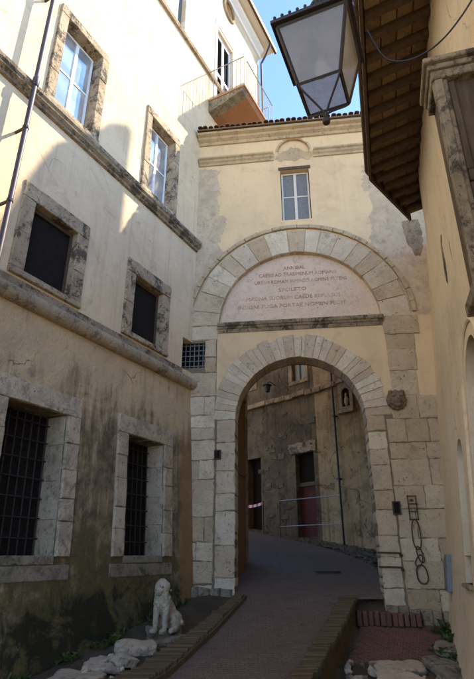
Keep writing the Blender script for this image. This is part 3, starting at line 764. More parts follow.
# moulded impost cornice below the tympanum
x = UC - UR - .02
for i in range(6):
    e = lerp(UC - UR - .02, UC + UR + .03, (i + 1 + (random.uniform(-.15, .15) if i < 5 else 0)) / 6)
    MB().prism_x([(.2, 6.99), (-.03, 6.99), (-.05, 7.04), (-.05, 7.07), (-.09, 7.09), (-.10, 7.13), (-.14, 7.15), (-.15, 7.20), (-.15, 7.235), (.2, 7.25)], x + .003, e - .003).build('cornice_block', 'frame_stone', GT); x = e
# piers and jambs
def courses(x0, x1, za, zb, hr, wr, mat, proud, ragged=0., dep=.2, gap=.004):
    proud *= .55
    z = za
    while z < zb - .02:
        h = random.uniform(*hr); e = z + h
        if zb - e < hr[0] * .7: e = zb
        xe = x1 + (random.uniform(-ragged, ragged) if ragged else 0)
        cuts = [x0]; 
        while True:
            q = cuts[-1] + random.uniform(*wr)
            if q > xe - wr[0] * .6: break
            cuts.append(q)
        cuts.append(xe)
        for p, q in zip(cuts, cuts[1:]):
            sk = random.uniform(-.03, .03)
            MB().stone([(p + gap, z + gap), (q - gap, z + gap + sk), (q - gap, e - gap), (p + gap, e - gap + sk * .5)], -proud + random.uniform(-.014, .014), dep, bv=random.uniform(.008, .022), jit=.013, step=.09).build('stone_block', mat, GT)
        z = e
courses(-2.78, -1.99, .55, 5.9, (.3, .62), (.34, .8), 'stone', .05, .0)
courses(-2.29, -1.99, 5.9, 6.8, (.3, .45), (.5, .8), 'stone', .05, .0)
courses(-2.78, -1.95, 6.8, UZ, (.4, .45), (.5, .9), 'stone', .05, .0)
courses(-1.955, LC - LR + .006, .5, LZ, (.34, .8), (.6, .9), 'pale_stone', .04, .0, .5)
courses(LC + LR - .006, 2.06, .35, LZ, (.3, .62), (.6, .9), 'stone', .04, .0, .5)
courses(2.09, 3.75, .35, 4.55, (.34, .62), (.38, .85), 'stone', .05, .0)
courses(2.26, 3.5, 4.55, 5.12, (.5, .6), (.6, .9), 'stone', .05, .1)
courses(2.30, 2.98, 5.12, 6.72, (.4, .85), (.7, .9), 'stone', .05, .06)
courses(2.28, 3.02, 6.72, UZ, (.4, .5), (.6, .9), 'stone', .065, .2)
# rubble plinth at the foot of the right pier
for i in range(9):
    x0 = 1.66 + i * .22
    MB().rect_stone(x0, x0 + random.uniform(.19, .23), .2, .62 + random.uniform(-.06, .07), -.14 + random.uniform(-.03, .03), .1, bv=.03, jit=.02).build('plinth_stone', 'frame_stone', GT)
for i in range(5):
    x0 = -2.75 + i * .24
    MB().rect_stone(x0, x0 + .22, .4, .95 + random.uniform(-.05, .05), -.12 + random.uniform(-.02, .02), .1, bv=.03, jit=.02).build('plinth_stone', 'moss_stone', GT)
# small dark put-log sockets
def socket(x0, x1, za, zb):
    b = MB().box(x0, x0 + .025, -.085, .05, za, zb).box(x1 - .025, x1, -.085, .05, za, zb).box(x0 + .025, x1 - .025, -.085, .05, za, za + .025).box(x0 + .025, x1 - .025, -.085, .05, zb - .025, zb)
    b.build('socket', 'rust', GT); MB().box(x0 + .026, x1 - .026, -.064, .04, za + .026, zb - .026).build('socket_hole', 'black_void', GT)
socket(2.00, 2.17, 2.42, 2.70); socket(-1.99, -1.83, 3.70, 3.92)
# string course, broken by the lunette
P_str = [(.02, 12.62), (-.04, 12.63), (-.05, 12.70), (-.09, 12.74), (-.10, 12.80), (-.15, 12.83), (-.15, 12.88), (.02, 12.92)]
for a, b in ((-2.62, -1.5), (-1.5, -.33), (.87, 2.0), (2.0, 3.5)): MB().prism_x(P_str, a + .002, b - .002).build('string_course', 'gate_mould', GT)
MB().box(-.2, .76, .085, .14, 12.7, 13.46).build('lunette_back', 'gate', GT)
ring(.28, 12.95, .475, .545, 7, .012, 'gate_mould', .2, .08, .002, .004, name='lunette_stone')
for pl in ([(-.28, 12.82), (-.3, 12.66), (-.12, 12.56), (.1, 12.6), (.3, 12.52), (.5, 12.6), (.72, 12.55), (.86, 12.68), (.8, 12.84), (.6, 12.92), (.42, 13.05), (.2, 13.1), (.02, 12.98), (-.15, 12.9)],):
    MB().stone(pl, -.006, .1, bv=.02, step=.06, jit=.03).build('bare_patch', 'gate_mould', GT)
# window over the arch
wn = casement(-.13, .68, 10.44, 12.2, .14, GT, 'cream_paint', 'curtain', 2)
MB().box(-.2, .75, -.03, .1, 12.225, 12.33, .008).build('window_lintel', 'brown_wood', GT)
# grille window by the corner
MB().box(NW[0], NW[1], .16, .2, NW[2], NW[3]).build('grille_back', 'black_void', GT)
g2 = link('grille', None, GT)
for k in range(6): MB().tube([(lerp(NW[0] + .05, NW[1] - .05, k / 5), .05, NW[2]), (lerp(NW[0] + .05, NW[1] - .05, k / 5), .05, NW[3])], .012, 6).build('bar', 'plate', g2)
for k in range(5): MB().tube([(NW[0], .04, lerp(NW[2] + .06, NW[3] - .06, k / 4)), (NW[1], .04, lerp(NW[2] + .06, NW[3] - .06, k / 4))], .012, 6).build('bar', 'plate', g2)
# eave cornice and tiled roof
for i in range(5):
    a, b = lerp(-2.66, 3.6, i / 5), lerp(-2.66, 3.6, (i + 1) / 5)
    MB().prism_x([(.05, 13.42), (-.05, 13.44), (-.07, 13.52), (-.16, 13.58), (-.18, 13.64), (-.28, 13.68), (-.29, 13.75), (.05, 13.76)], a + .002, b - .002).build('eave_moulding', 'gate_mould', GT)
RF = MB().prism_x([(-.36, 13.765), (-.36, 13.80), (2.0, 14.55), (4.3, 13.85), (4.3, 13.80), (2.0, 14.5)], -2.66, 3.9).build('roof', 'terracotta', GT)
def coppi(x0, x1, p, q, sp, r, name, parent, up=True):
    b = MB(); n = int((x1 - x0) / sp); (ya, za), (yb, zb) = p, q
    L = math.hypot(yb - ya, zb - za); rows_ = max(1, int(L / .42))
    for i in range(n):
        cx = x0 + (i + .5) * sp
        for k in range(rows_):
            t0, t1 = k / rows_, min(1, (k + 1.12) / rows_)
            j = random.uniform(-.015, .015); lift = random.uniform(0, .012)
            vs = []; 
            for t, rr, dz in ((t0 + random.uniform(-.012, .012), r, .03), (t1, r * .82, 0)):
                for a in range(6):
                    an = math.pi * a / 5
                    vs.append((cx + j + rr * math.cos(an), lerp(ya, yb, t), lerp(za, zb, t) + rr * math.sin(an) * .85 + dz + lift))
            b.add(vs, [(a, a + 1, 6 + a + 1, 6 + a) for a in range(5)])
            vs2 = [(x_, y_, z_ - .018) for x_, y_, z_ in vs[:6]]
            b.add(vs[:6] + vs2, [(a, a + 1, 7 + a, 6 + a) for a in range(5)])
    return b.build(name, 'terracotta', parent, kind='stuff')
coppi(-2.64, 3.9, (-.42, 13.765), (2.0, 14.53), .17, .078, 'roof_tiles', RF)
coppi(-2.64, 3.9, (4.35, 13.84), (2.0, 14.56), .2, .098, 'roof_tiles', RF)
# carved head on the right pier
hd = MB(); hc = Vector((2.37, -.1, 4.99))
hd.ball(hc, (.235, .2, .245)); hd.ball(hc + Vector((0, -.18, -.06)), (.125, .11, .11)); hd.ball(hc + Vector((0, -.26, -.02)), (.06, .05, .045))
hd.ball(hc + Vector((-.17, -.06, .2)), (.075, .06, .085)); hd.ball(hc + Vector((.17, -.06, .2)), (.075, .06, .085))
hd.ball(hc + Vector((-.095, -.17, .09)), (.07, .05, .04)); hd.ball(hc + Vector((.095, -.17, .09)), (.07, .05, .04)); hd.ball(hc + Vector((0, -.14, -.18)), (.1, .09, .06))
for k in range(12):
    t = 2 * math.pi * k / 12; hd.ball(hc + Vector((.225 * math.cos(t), .02, .235 * math.sin(t))), (.075, .09, .075))
hd.warp(lambda x, y, z: (hc.x + (x - hc.x) * .8, hc.y + (y - hc.y) * .9, hc.z + (z - hc.z) * .82))
remesh(hd, 'carved_head', 'boss_stone', .014, GT, 1, label='dark weathered carved animal head jutting from the pier')

# ------------------------------------------------------------------ door leaf folded back inside the arch
DL = thing('door_leaf', 'tall weathered brown plank door leaf folded back inside the archway', 'door', P0 + gv * (-1.66) + nv * .62 + Vector((0, 0, .93)), GATE_RZ + R_(83))
for k in range(7):
    x0 = k * .21; MB().box(x0, x0 + .204, 0, .06, .04, 5.35, .006).build('plank', 'door_wood', DL)
for z in (.5, 2.6, 4.7): MB().box(.02, 1.45, .061, .1, z, z + .16, .006).box(.02, 1.45, -.03, -.001, z + .02, z + .1).build('batten', 'door_wood', DL)

# ------------------------------------------------------------------ iron chain and bars on the pier
CH = thing('chain', 'rusty iron chain hanging down the stone pier below the carved head', 'chain', P0, GATE_RZ)
def gl(s_, y, z): return (s_, y, z)
cx_ = 2.42
b = MB()
for x in (cx_ - .085, cx_ + .085): b.tube([(x, -.1, 2.82), (x, -.1, 2.3)], .013, 6)
for z in (2.8, 2.64, 2.48, 2.32): b.tube([(cx_ - .1, -.1, z), (cx_ + .1, -.1, z)], .013, 6)
b.tube([(cx_, .05, 2.72), (cx_, -.1, 2.72)], .03, 6)
b.build('hanger', 'rust', CH)
def chain_link(cx, cz, w_, h_, r, tilt=0.):
    pts = []
    for i in range(20):
        t = 2 * math.pi * i / 20; x = w_ * math.cos(t); z = h_ * math.copysign(abs(math.sin(t)) ** .7, math.sin(t))
        pts.append((cx + x * math.cos(tilt) - z * math.sin(tilt), -.095 + .02 * math.sin(t * 2), cz + x * math.sin(tilt) + z * math.cos(tilt)))
    MB().tube(pts, r, 6, closed=True).build('link', 'rust', CH)
chain_link(cx_ + .005, 2.02, .085, .3, .014); chain_link(cx_ + .03, 1.62, .055, .16, .013, .25); chain_link(cx_ - .005, 1.5, .06, .12, .013, -.5); chain_link(cx_ + .02, 1.24, .105, .18, .015, .1)
for z, nm in ((1.66, 'upper'), (1.38, 'lower')):
    t = thing('iron_bar', nm + ' of two rusty hooked iron bars fixed across the archway jamb', 'bar', P0, GATE_RZ)
    MB().tube([(1.60, -.01, z), (1.60, -.1, z), (1.64, -.115, z), (2.0, -.115, z - .01), (2.05, -.11, z - .015), (2.06, -.1, z - .05), (2.06, 0.0, z - .06)], .022, 6).build('rod', 'rust', t)
    MB().box(2.03, 2.09, -.125, -.04, z - .08, z - .03, .005).build('foot', 'rust', t)

# ------------------------------------------------------------------ right building
RB = thing('plastered_house', 'cream plastered house with deep timber eaves and arched wall niches', 'building', RC, RIGHT_RZ)
BT = .085
def rwarp(x, y, z):
    al = -x
    out = BT * max(0, 5 - z)
    k = max(0, min(1, (al + 3.2) / 2.6)); k = k * k * (3 - 2 * k)
    out -= BT * max(0, z - 5) * k
    if z < 1.6: out += .12 * ((1.6 - z) / 1.6) ** 2
    return (x, y - out, z)
xs_r = [-.9 + .45 * i for i in range(16)] + [7.5, 9, 11, 13.4]
n1 = (2.86, 3.62, 1.2, arc(3.24, 3.02, .38)); n2 = (4.55, 5.75, .9, arc(5.15, 3.85, .6))
rw = MB().wall(xs_r, 1.6, 5.0, 0, .5, [(n1[0], n1[1], 1.6, n1[3]), (n2[0], n2[1], 1.6, n2[3])], dx=.45)
rw.warp(rwarp).build('lower_wall', 'right_plaster', RB)
for za, zb in ((-.6, .2), (.2, .6), (.6, .9), (.9, 1.2), (1.2, 1.6)):
    hs = []
    if za >= 1.2 - 1e-3: hs.append((n1[0], n1[1], za, zb))
    if za >= .9 - 1e-3: hs.append((n2[0], n2[1], za, zb))
    MB().wall(xs_r, za, zb, 0, .5, hs, dx=.45).warp(rwarp).build('wall_foot', 'right_plaster', RB)
MB().wall(xs_r, 5.0, 9.3, 0, .5, [], dx=.45).warp(rwarp).build('upper_wall', 'right_plaster', RB)
for nn in (n1, n2):
    MB().box(nn[0] - .05, nn[1] + .05, .30, .36, nn[2], nn[3]((nn[0] + nn[1]) / 2) + .05).warp(rwarp).build('niche_back', 'dark_stone', RB)
    c, z, r = (nn[0] + nn[1]) / 2, nn[3](nn[0]), (nn[1] - nn[0]) / 2
    for k in range(5):
        za = lerp(nn[2], z + r, k / 5); MB().rect_stone(nn[0] + .02, nn[1] - .02, za + .01, za + (z + r - nn[2]) / 5 - .01, .24, .32, bv=.02).warp(rwarp).build('niche_stone', 'frame_stone', RB)
    MB().box(nn[0] - .06, nn[1] + .06, -.06, .25, nn[2] - .06, nn[2] - .002, .01).warp(rwarp).build('niche_sill', 'frame_stone', RB)
# raised arch band round the nearer niche
pts = [(5.15 + .82 * math.cos(math.pi * i / 24), -.0, 3.85 + .82 * math.sin(math.pi * i / 24)) for i in range(25)]
pts = [(5.97, 0, 1.0)] + pts + [(4.33, 0, 1.0)]
MB().tube([rwarp(*p) for p in pts], .035, 6).build('arch_band', 'right_plaster', RB, smooth=True)
# projecting stone framed bay with wooden panels
B0, B1, BO, ZB, ZT = 8.05, 8.5, .56, 3.5, 6.05
for (x0, x1, y0, y1, za, zb, nm, mt) in ((B0, B1 - .07, -BO + .05, -.002, ZB + .15, ZT - .2, 'bay_core', 'brown_wood'), (B1 - .08, B1, -BO, -BO + .13, ZB + .12, ZT - .22, 'bay_post', 'frame_stone'), (B1 - .075, B1 + .02, -BO + .015, -BO + .09, ZB + .12, ZT - .22, 'post_moulding', 'frame_stone'),
        (B0, B1 + .03, -BO - .01, -.002, ZT - .218, ZT - .12, 'bay_lintel', 'frame_stone'), (B0, B1 + .06, -BO - .035, -.002, ZT - .118, ZT - .06, 'bay_cornice', 'frame_stone'), (B0, B1 + .1, -BO - .07, -.002, ZT - .058, ZT, 'bay_cornice', 'frame_stone'),
        (B0, B1 + .04, -BO - .02, -.002, ZB, ZB + .118, 'bay_sill', 'frame_stone'), (B1 - .06, B1 - .02, -BO + .14, -.005, 4.62, 4.74, 'bay_rail', 'brown_wood'), (B1 - .06, B1 - .03, -BO + .135, -BO + .2, ZB + .13, 4.61, 'bay_stile', 'brown_wood'), (B1 - .06, B1 - .03, -BO + .135, -BO + .2, 4.75, ZT - .225, 'bay_stile', 'brown_wood')):
    MB().box(x0, x1, y0, y1, za, zb, .01).build(nm, mt, RB)
# scar in the plaster with bare masonry
sc = [(4.36, 6.72), (4.28, 6.62), (4.24, 6.45), (4.26, 6.2), (4.2, 6.05), (4.12, 5.86), (4.02, 5.98), (3.98, 6.2), (4.04, 6.42), (4.1, 6.5), (4.16, 6.66), (4.26, 6.78)]
MB().stone([(x, z) for x, z in sc], -.006, .05, bv=.01, jit=.012).build('plaster_scar', 'frame_stone', RB)
MB().stone([(4.9, 6.3), (4.86, 6.0), (4.82, 5.9), (4.84, 6.2)], -.005, .05, bv=.006, jit=.006).build('plaster_scar', 'frame_stone', RB)
# eaves: rafters, flat tiles and fascia
def eout(al): return 1.0 if al <= -3.6 else max(.1, 1.0 - (al + 3.6) / 2.0 * .9)
ZW, ZO = 9.10, 8.82
def ez(o): return ZW + (ZO - ZW) * o
al = -13.4; bay = .37
tile_me = MB().box(-.135, .135, -.12, .12, 0, .03, .006).mesh('eave_tile', 'eave_tile')
while al < -1.75:
    o = eout(al); o2 = eout(al + bay)
    j = random.uniform(-.01, .01)
    b = MB(); x = -al + j; h = .05
    pr = [(.3, ez(-.3)), (-o + .03, ez(o) + 0), (-o + .03, ez(o) + .13), (.3, ez(-.3) + .13)]
    b.prism_x(pr, x - h, x + h).build('rafter', 'eave_wood', RB)
    k = 0; oo = .12
    mx = max(o, o2) if al < -4.2 else min(o, o2) - .12
    while oo < mx + .05:
        q = link('eave_tile', tile_me, RB, (-(al + bay / 2) + random.uniform(-.006, .006), -oo, ez(oo) + .135 + random.uniform(0, .006)), (math.atan(ZO - ZW) * -1 + random.uniform(-.02, .02), 0, random.uniform(-.02, .02)), (1.33, 1, 1)); oo += .245
    al += bay
FA = [(-13.6, 1.0), (-3.6, 1.0), (-1.55, .1)]
for (a0, o0), (a1, o1) in zip(FA, FA[1:]):
    p, q = Vector((-a0, -o0, 0)), Vector((-a1, -o1, 0)); d = (q - p).normalized(); nn = Vector((-d.y, d.x, 0))
    if nn.y > 0: nn = -nn
    vs = []
    for pt, o in ((p, o0), (q, o1)):
        for k, dz in ((-.0, -.04), (.05, -.04), (.05, .2), (-.0, .2)): v = pt + nn * k; vs.append((v.x, v.y, ez(o) + dz))
    MB().add(vs, [(0, 1, 2, 3), (7, 6, 5, 4), (0, 4, 5, 1), (1, 5, 6, 2), (2, 6, 7, 3), (3, 7, 4, 0)]).build('fascia_board', 'eave_wood', RB)
    # half round gutter-like tile edge above the fascia
    MB().tube([tuple(p + nn * .06 + Vector((0, 0, ez(o0) + .2))), tuple(q + nn * .06 + Vector((0, 0, ez(o1) + .2)))], .055, 8).build('edge_roll', 'eave_wood', RB)
MB().add([(13.6, -1.04, ZO + .19), (3.6, -1.04, ZO + .19), (1.5, -.1, ez(.1) + .19), (1.5, 2.2, ZW + .75), (13.6, 2.2, ZW + .75), (13.6, -1.04, ZO + .25), (3.6, -1.04, ZO + .25), (1.5, -.1, ez(.1) + .25), (1.5, 2.2, ZW + .81), (13.6, 2.2, ZW + .81)],
         [(0, 1, 2, 3, 4), (9, 8, 7, 6, 5), (0, 5, 6, 1), (1, 6, 7, 2), (2, 7, 8, 3), (3, 8, 9, 4), (4, 9, 5, 0)]).build('roof', 'terracotta', RB)
MB().box(-.85, 13.4, 1.7, 2.2, -.6, 9.7).build('rear_wall', 'right_plaster', RB)
# grey utility plate at the foot of the wall by the gate
UPt = thing('utility_cabinet', 'narrow grey metal utility cover at the foot of the cream wall', 'cabinet', RC, RIGHT_RZ)
MB().box(.45, .85, -.10, .05, .95, 1.62, .01).warp(rwarp).build('cover', 'plate', UPt); MB().box(.5, .8, -.115, -.101, 1.0, 1.57, .006).warp(rwarp).build('door', 'plate', UPt)

# ------------------------------------------------------------------ tall house out of view; roofline shaped to drop its shadow on the palazzo
TH = thing('tall_house', 'tall plastered house unseen behind the cream house, its roofline shaped for its shadow', 'building', K + lnv * 8 + lv * 9.6, LEFT_RZ)
prof = [(-8, -.6), (-3.05, -.6), (-3.05, 25.15), (-3.25, 25.2), (-3.83, 24.75), (-4.25, 24.05), (-4.75, 23.45), (-5.19, 22.95), (-5.62, 21.8), (-5.9, 20.75), (-8, 14.0)]
MB().prism(prof, -5, 0).warp(lambda x, y, z: (x - 1.2 * y, y, z)).build('walls', 'house', TH)
for a in (-7.2, -5.4, -4.0):
    for z in (3, 7, 11, 15, 19):
        if z < 14 + (a + 8) * 3.2 - 2.4:
            MB().box(a - .5, a + .5, .002, .05, z, z + 1.7).build('window', 'dark_shutter', TH)

# ------------------------------------------------------------------ back street
def house(name, label, x0, x1, h, mat, holes):
    t = thing(name, label, 'building', BK, BACK_RZ)
    MB().wall([x0, x1], .3, h, 0, .5, holes).build('wall', mat, t)
    MB().box(x0, x1, .5, 6, h - .4, h).build('roof', 'terracotta', t)
    return t
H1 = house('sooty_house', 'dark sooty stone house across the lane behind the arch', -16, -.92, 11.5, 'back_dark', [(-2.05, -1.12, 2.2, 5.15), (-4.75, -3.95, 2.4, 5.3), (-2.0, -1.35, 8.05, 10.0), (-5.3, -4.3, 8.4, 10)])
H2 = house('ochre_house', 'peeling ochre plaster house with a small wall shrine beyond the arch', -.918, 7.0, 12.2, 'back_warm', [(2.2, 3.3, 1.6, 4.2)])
MB().box(-2.05, -1.12, .2, .26, 2.2, 3.95).build('door', 'red_wood', H1); MB().box(-2.05, -1.12, .22, .26, 4.1, 5.15).build('transom', 'black_void', H1)
MB().box(-2.05, -1.12, .12, .26, 3.955, 4.095).build('transom_bar', 'brown_wood', H1)
MB().rect_stone(-2.35, -.95, 5.15, 5.55, -.06, .1, bv=.02, jit=.02).build('lintel', 'frame_stone', H1)
MB().box(-4.75, -3.95, .3, .36, 2.4, 5.3).build('door', 'black_void', H1)
for zz in ((-2.0, -1.35, 8.05, 10.0), (-5.3, -4.3, 8.4, 10)):
    wv = link('window', MB().box(zz[0], zz[0] + .05, .1, .16, zz[2], zz[3]).box(zz[1] - .05, zz[1], .1, .16, zz[2], zz[3]).box((zz[0] + zz[1]) / 2 - .03, (zz[0] + zz[1]) / 2 + .03, .1, .16, zz[2], zz[3]).mesh('window', 'brown_wood'), H1)
    MB().box(zz[0] + .05, zz[1] - .05, .13, .14, zz[2], zz[3]).build('pane', 'grey_paint', wv)
    for xa, xb, za, zb in ((zz[0] - .2, zz[0], zz[2], zz[3]), (zz[1], zz[1] + .2, zz[2], zz[3]), (zz[0] - .2, zz[1] + .2, zz[3], zz[3] + .22), (zz[0] - .2, zz[1] + .2, zz[2] - .16, zz[2])):
        MB().rect_stone(xa, xb, za, zb, -.04, .05, bv=.012).build('surround_stone', 'mould', H1)
MB().box(2.2, 3.3, .3, .36, 1.6, 4.2).build('door', 'brown_wood', H2)
# crooked stone ledge over the ground floor
for tt, x0, x1 in ((H1, -6.2, -.92), (H2, -.918, .15)):
    x = x0
    while x < x1 - .05:
        e = min(x1, x + random.uniform(.4, .8)); dz = random.uniform(-.03, .03) - .015 * (x + 3)
        MB().box(x, e - .006, -.15 + random.uniform(-.03, .03), .02, 7.35 + dz, 7.55 + dz, .02).build('ledge_block', 'mould', tt); x = e
# patches of pale masonry showing in the sooty wall
for i in range(26):
    x0 = random.uniform(-4.2, -1.0); zq = random.uniform(2.8, 7.0)
    if -2.5 < x0 < -.9 and zq < 5.8: continue
    MB().rect_stone(x0, x0 + random.uniform(.15, .4), zq, zq + random.uniform(.12, .26), -.025, .05, bv=.02, jit=.02).build('bare_stone', 'dark_stone', H1)
# shrine
SH = thing('wall_shrine', 'small roofed wall shrine with an arched niche on the ochre house', 'shrine', BK, BACK_RZ)
sx, sz = .62, 6.85
b = MB().wall([sx - .3, sx + .3], sz - .5, sz + .52, -.12, -.002, [(sx - .17, sx + .17, sz - .38, arc(sx, sz + .12, .17))]); b.build('frame', 'mould', SH)
MB().prism([(sx - .4, sz + .525), (sx + .4, sz + .525), (sx, sz + .78)], -.2, .0).build('pediment', 'mould', SH)
MB().box(sx - .36, sx + .36, -.22, .0, sz - .62, sz - .505, .012).build('sill', 'mould', SH)
MB().box(sx - .17, sx + .17, -.03, -.004, sz - .38, sz + .3).build('niche_back', 'black_void', SH)
MB().ball((sx, -.07, sz + .04), (.06, .04, .08)).ball((sx, -.07, sz - .18), (.1, .05, .19)).build('figure', 'mould', SH, smooth=True)
BP = thing('drainpipe', 'thin dark drainpipe running down the ochre house beside the shrine', 'pipe', BK, BACK_RZ)
MB().tube([(.05, -.1, 10.5), (.05, -.1, 1.6)], .035, 8).build('pipe', 'iron', BP)
for z in (4, 6.2, 9): MB().box(0, .1, -.16, .0, z, z + .05).build('bracket', 'iron', BP)
# handrail in front of the red door
HR = thing('handrail', 'thin grey metal barrier rail in front of the dark red door', 'rail', BK, BACK_RZ)
for z in (2.55, 3.42): MB().tube([(-2.2, -.75, z), (.55, -.75, z - .02)], .016, 6).build('bar', 'zinc', HR)
for x in (-2.2, -.85, .55): MB().tube([(x, -.75, 1.7), (x, -.75, 3.43)], .013, 6).build('post', 'iron', HR)
# barrier tape
TP = thing('barrier_tape', 'sagging red and white barrier tape strung near the dark doorway', 'tape', BK, BACK_RZ)
for i in range(14):
    t0, t1 = i / 14, (i + 1) / 14
    f = lambda t: (-5.0 + 1.75 * t, -.6, 3.62 - .16 * math.sin(math.pi * min(1, t * 1.0)) - .2 * t)
    p, q = f(t0), f(t1)
    MB().add([(p[0], p[1], p[2] - .05), (q[0], q[1], q[2] - .05), (q[0], q[1], q[2] + .05), (p[0], p[1], p[2] + .05), (p[0], p[1] + .004, p[2] - .05), (q[0], q[1] + .004, q[2] - .05), (q[0], q[1] + .004, q[2] + .05), (p[0], p[1] + .004, p[2] + .05)],
             [(0, 1, 2, 3), (7, 6, 5, 4), (0, 4, 5, 1), (3, 2, 6, 7), (1, 5, 6, 2), (0, 3, 7, 4)]).build('stripe', 'tape_red' if i % 2 else 'tape_white', TP)
MB().tube([(-5.0, -.58, 2.0), (-5.0, -.58, 3.8)], .018, 8).build('post', 'iron', TP); MB().tube([(-3.25, -.58, 2.0), (-3.25, -.58, 3.5)], .018, 8).build('post', 'iron', TP)
# wall lamp on the sooty house
WL = thing('wall_lamp', 'small dark wall lamp on a bracket above the crooked ledge', 'lamp', BK, BACK_RZ)
MB().tube([(-3.0, 0, 8.15), (-3.0, -.3, 8.25), (-3.0, -.45, 8.15)], .02, 6).build('bracket', 'iron', WL)
MB().lathe([(.03, 0), (.2, -.1), (.13, -.12), (.09, -.36), (.04, -.4)], 10, (-3.0, -.45, 8.15)).build('shade', 'iron', WL)
# cobble strip along the foot of the back houses
CB = MB()
for i in range(900):
    t = random.uniform(-5, 4.6); off = random.uniform(.05, .75) if t < .5 else random.uniform(.05, .75 + (t - .5) * .75)
    p = BK + bv_ * t - Vector((.758, .652, 0)) * off
    s_ = random.uniform(.05, .1)
    CB.ball((p.x, p.y, z0(p.y) - .03), (s_, s_ * random.uniform(.7, 1.2), s_ * .5), 4)
CB.build('cobbles', 'dark_stone', smooth=True, kind='stuff', label='rough dark cobbles along the foot of the houses behind the arch', cat='cobbles')

# ------------------------------------------------------------------ street lantern
LS = 2.75
lc = Vector((.205 * LS, .873 * LS, EYE + 1.0 * LS)); LA = math.atan2(-.038, .091)
LN = thing('street_lantern', 'big tapered iron street lantern with frosted panes hanging from the eaves side', 'lantern', lc, LA)
hb, ht, hh = .049 * LS, .083 * LS, .168 * LS
cor = [(-1, -1), (1, -1), (1, 1), (-1, 1)]
fr = MB()
for i in range(4):
    a, b_ = cor[i], cor[(i + 1) % 4]
    fr.tube([(a[0] * hb, a[1] * hb, 0), (a[0] * ht, a[1] * ht, hh)], .0125, 4)
    fr.tube([(a[0] * hb, a[1] * hb, 0), (b_[0] * hb, b_[1] * hb, 0)], .012, 4); fr.tube([(a[0] * ht, a[1] * ht, hh), (b_[0] * ht, b_[1] * ht, hh)], .012, 4)
fr.build('frame', 'lantern_iron', LN)
for i in range(4):
    a, b_ = cor[i], cor[(i + 1) % 4]; k = .965
    q = [Vector((a[0] * hb, a[1] * hb, .0)), Vector((b_[0] * hb, b_[1] * hb, .0)), Vector((b_[0] * ht, b_[1] * ht, hh)), Vector((a[0] * ht, a[1] * ht, hh))]
    nn = (q[1] - q[0]).cross(q[3] - q[0]).normalized()
    MB().add([p for p in q] + [p - nn * .003 for p in q], [(0, 1, 2, 3), (7, 6, 5, 4), (0, 4, 5, 1), (1, 5, 6, 2), (2, 6, 7, 3), (3, 7, 4, 0)]).build('pane', 'frost', LN)
MB().box(-hb, hb, -hb, hb, -.002, .002).build('bottom_pane', 'clear_glass', LN)
rp = ht + .035
MB().add([(s_[0] * rp, s_[1] * rp, hh + .012) for s_ in cor] + [(s_[0] * rp, s_[1] * rp, hh + .04) for s_ in cor] + [(s_[0] * .06, s_[1] * .06, hh + .22) for s_ in cor],
         [(3, 2, 1, 0)] + [(i, (i + 1) % 4, 4 + (i + 1) % 4, 4 + i) for i in range(4)] + [(4 + i, 4 + (i + 1) % 4, 8 + (i + 1) % 4, 8 + i) for i in range(4)] + [(8, 9, 10, 11)]).build('roof', 'lantern_iron', LN)
tm = MB().lathe([(.004, .03), (.012, .018), (.008, .0)], 6).mesh('crest', 'lantern_iron')
for i in range(4):
    a, b_ = cor[i], cor[(i + 1) % 4]
    for k in range(10): t = (k + .5) / 10; link('crest', tm, LN, (lerp(a[0], b_[0], t) * rp * .985, lerp(a[1], b_[1], t) * rp * .985, hh + .04))
MB().lathe([(.06, 0), (.075, .03), (.07, .1), (.03, .13), (.03, .17), (.045, .2), (.02, .25)], 12, (0, 0, hh + .2)).build('cap', 'lantern_iron', LN, smooth=True)
kz = -.083 * LS
fn = MB().lathe([(.006, -.03), (.022, -.018), (.026, 0), (.02, .018), (.010, .026), (.016, .04), (.006, .05)], 12, (0, 0, kz))
fn.build('finial', 'lantern_iron', LN, smooth=True)
for c_ in cor:
    pts = []
    for i in range(9):
        t = i / 8; k = (1 - t) ** 1.5 * .98 + .02 * (1 - t); pts.append((c_[0] * hb * (k), c_[1] * hb * (k), lerp(-.005, kz + .04, t ** .8)))
    MB().tube(pts, .0075, 6).build('strap', 'lantern_iron', LN)
MB().ball((0, 0, hh * .5), (.05, .05, .075)).build('bulb', 'bulb', LN, smooth=True)
MB().tube([(0, 0, hh * .62), (0, 0, hh + .02)], .025, 8).build('bulb_holder', 'lantern_iron', LN)
# bracket from the house wall
topz = hh + .45
BRK = thing('lantern_bracket', 'dark scrolled iron wall bracket carrying the street lantern', 'bracket', lc)
wallx = (RC.x + (lc.y - RC.y) * math.tan(rang))
dirw = Vector((math.cos(rang), -math.sin(rang), 0)); dist_w = (Vector((wallx, lc.y, 0)) - Vector((lc.x, lc.y, 0))).dot(dirw)
MB().tube([(0, 0, topz), tuple(dirw * (dist_w + .03) + Vector((0, 0, topz)))], .022, 8).build('arm', 'lantern_iron', BRK)
MB().tube([tuple(dirw * (dist_w * t) + Vector((0, 0, topz - .65 * (t ** 2)))) for t in [i / 10 for i in range(1, 11)]], .015, 8).build('brace', 'lantern_iron', BRK)
MB().tube([(0, 0, topz + .03), (0, 0, topz - .08)], .02, 8).build('hook', 'lantern_iron', BRK)
pw = dirw * dist_w
MB().add([], []).box(-.05, .05, -.05, .05, topz - .75, topz + .1).warp(lambda x, y, z: (x + pw.x, y + pw.y, z)).build('wall_plate', 'lantern_iron', BRK)

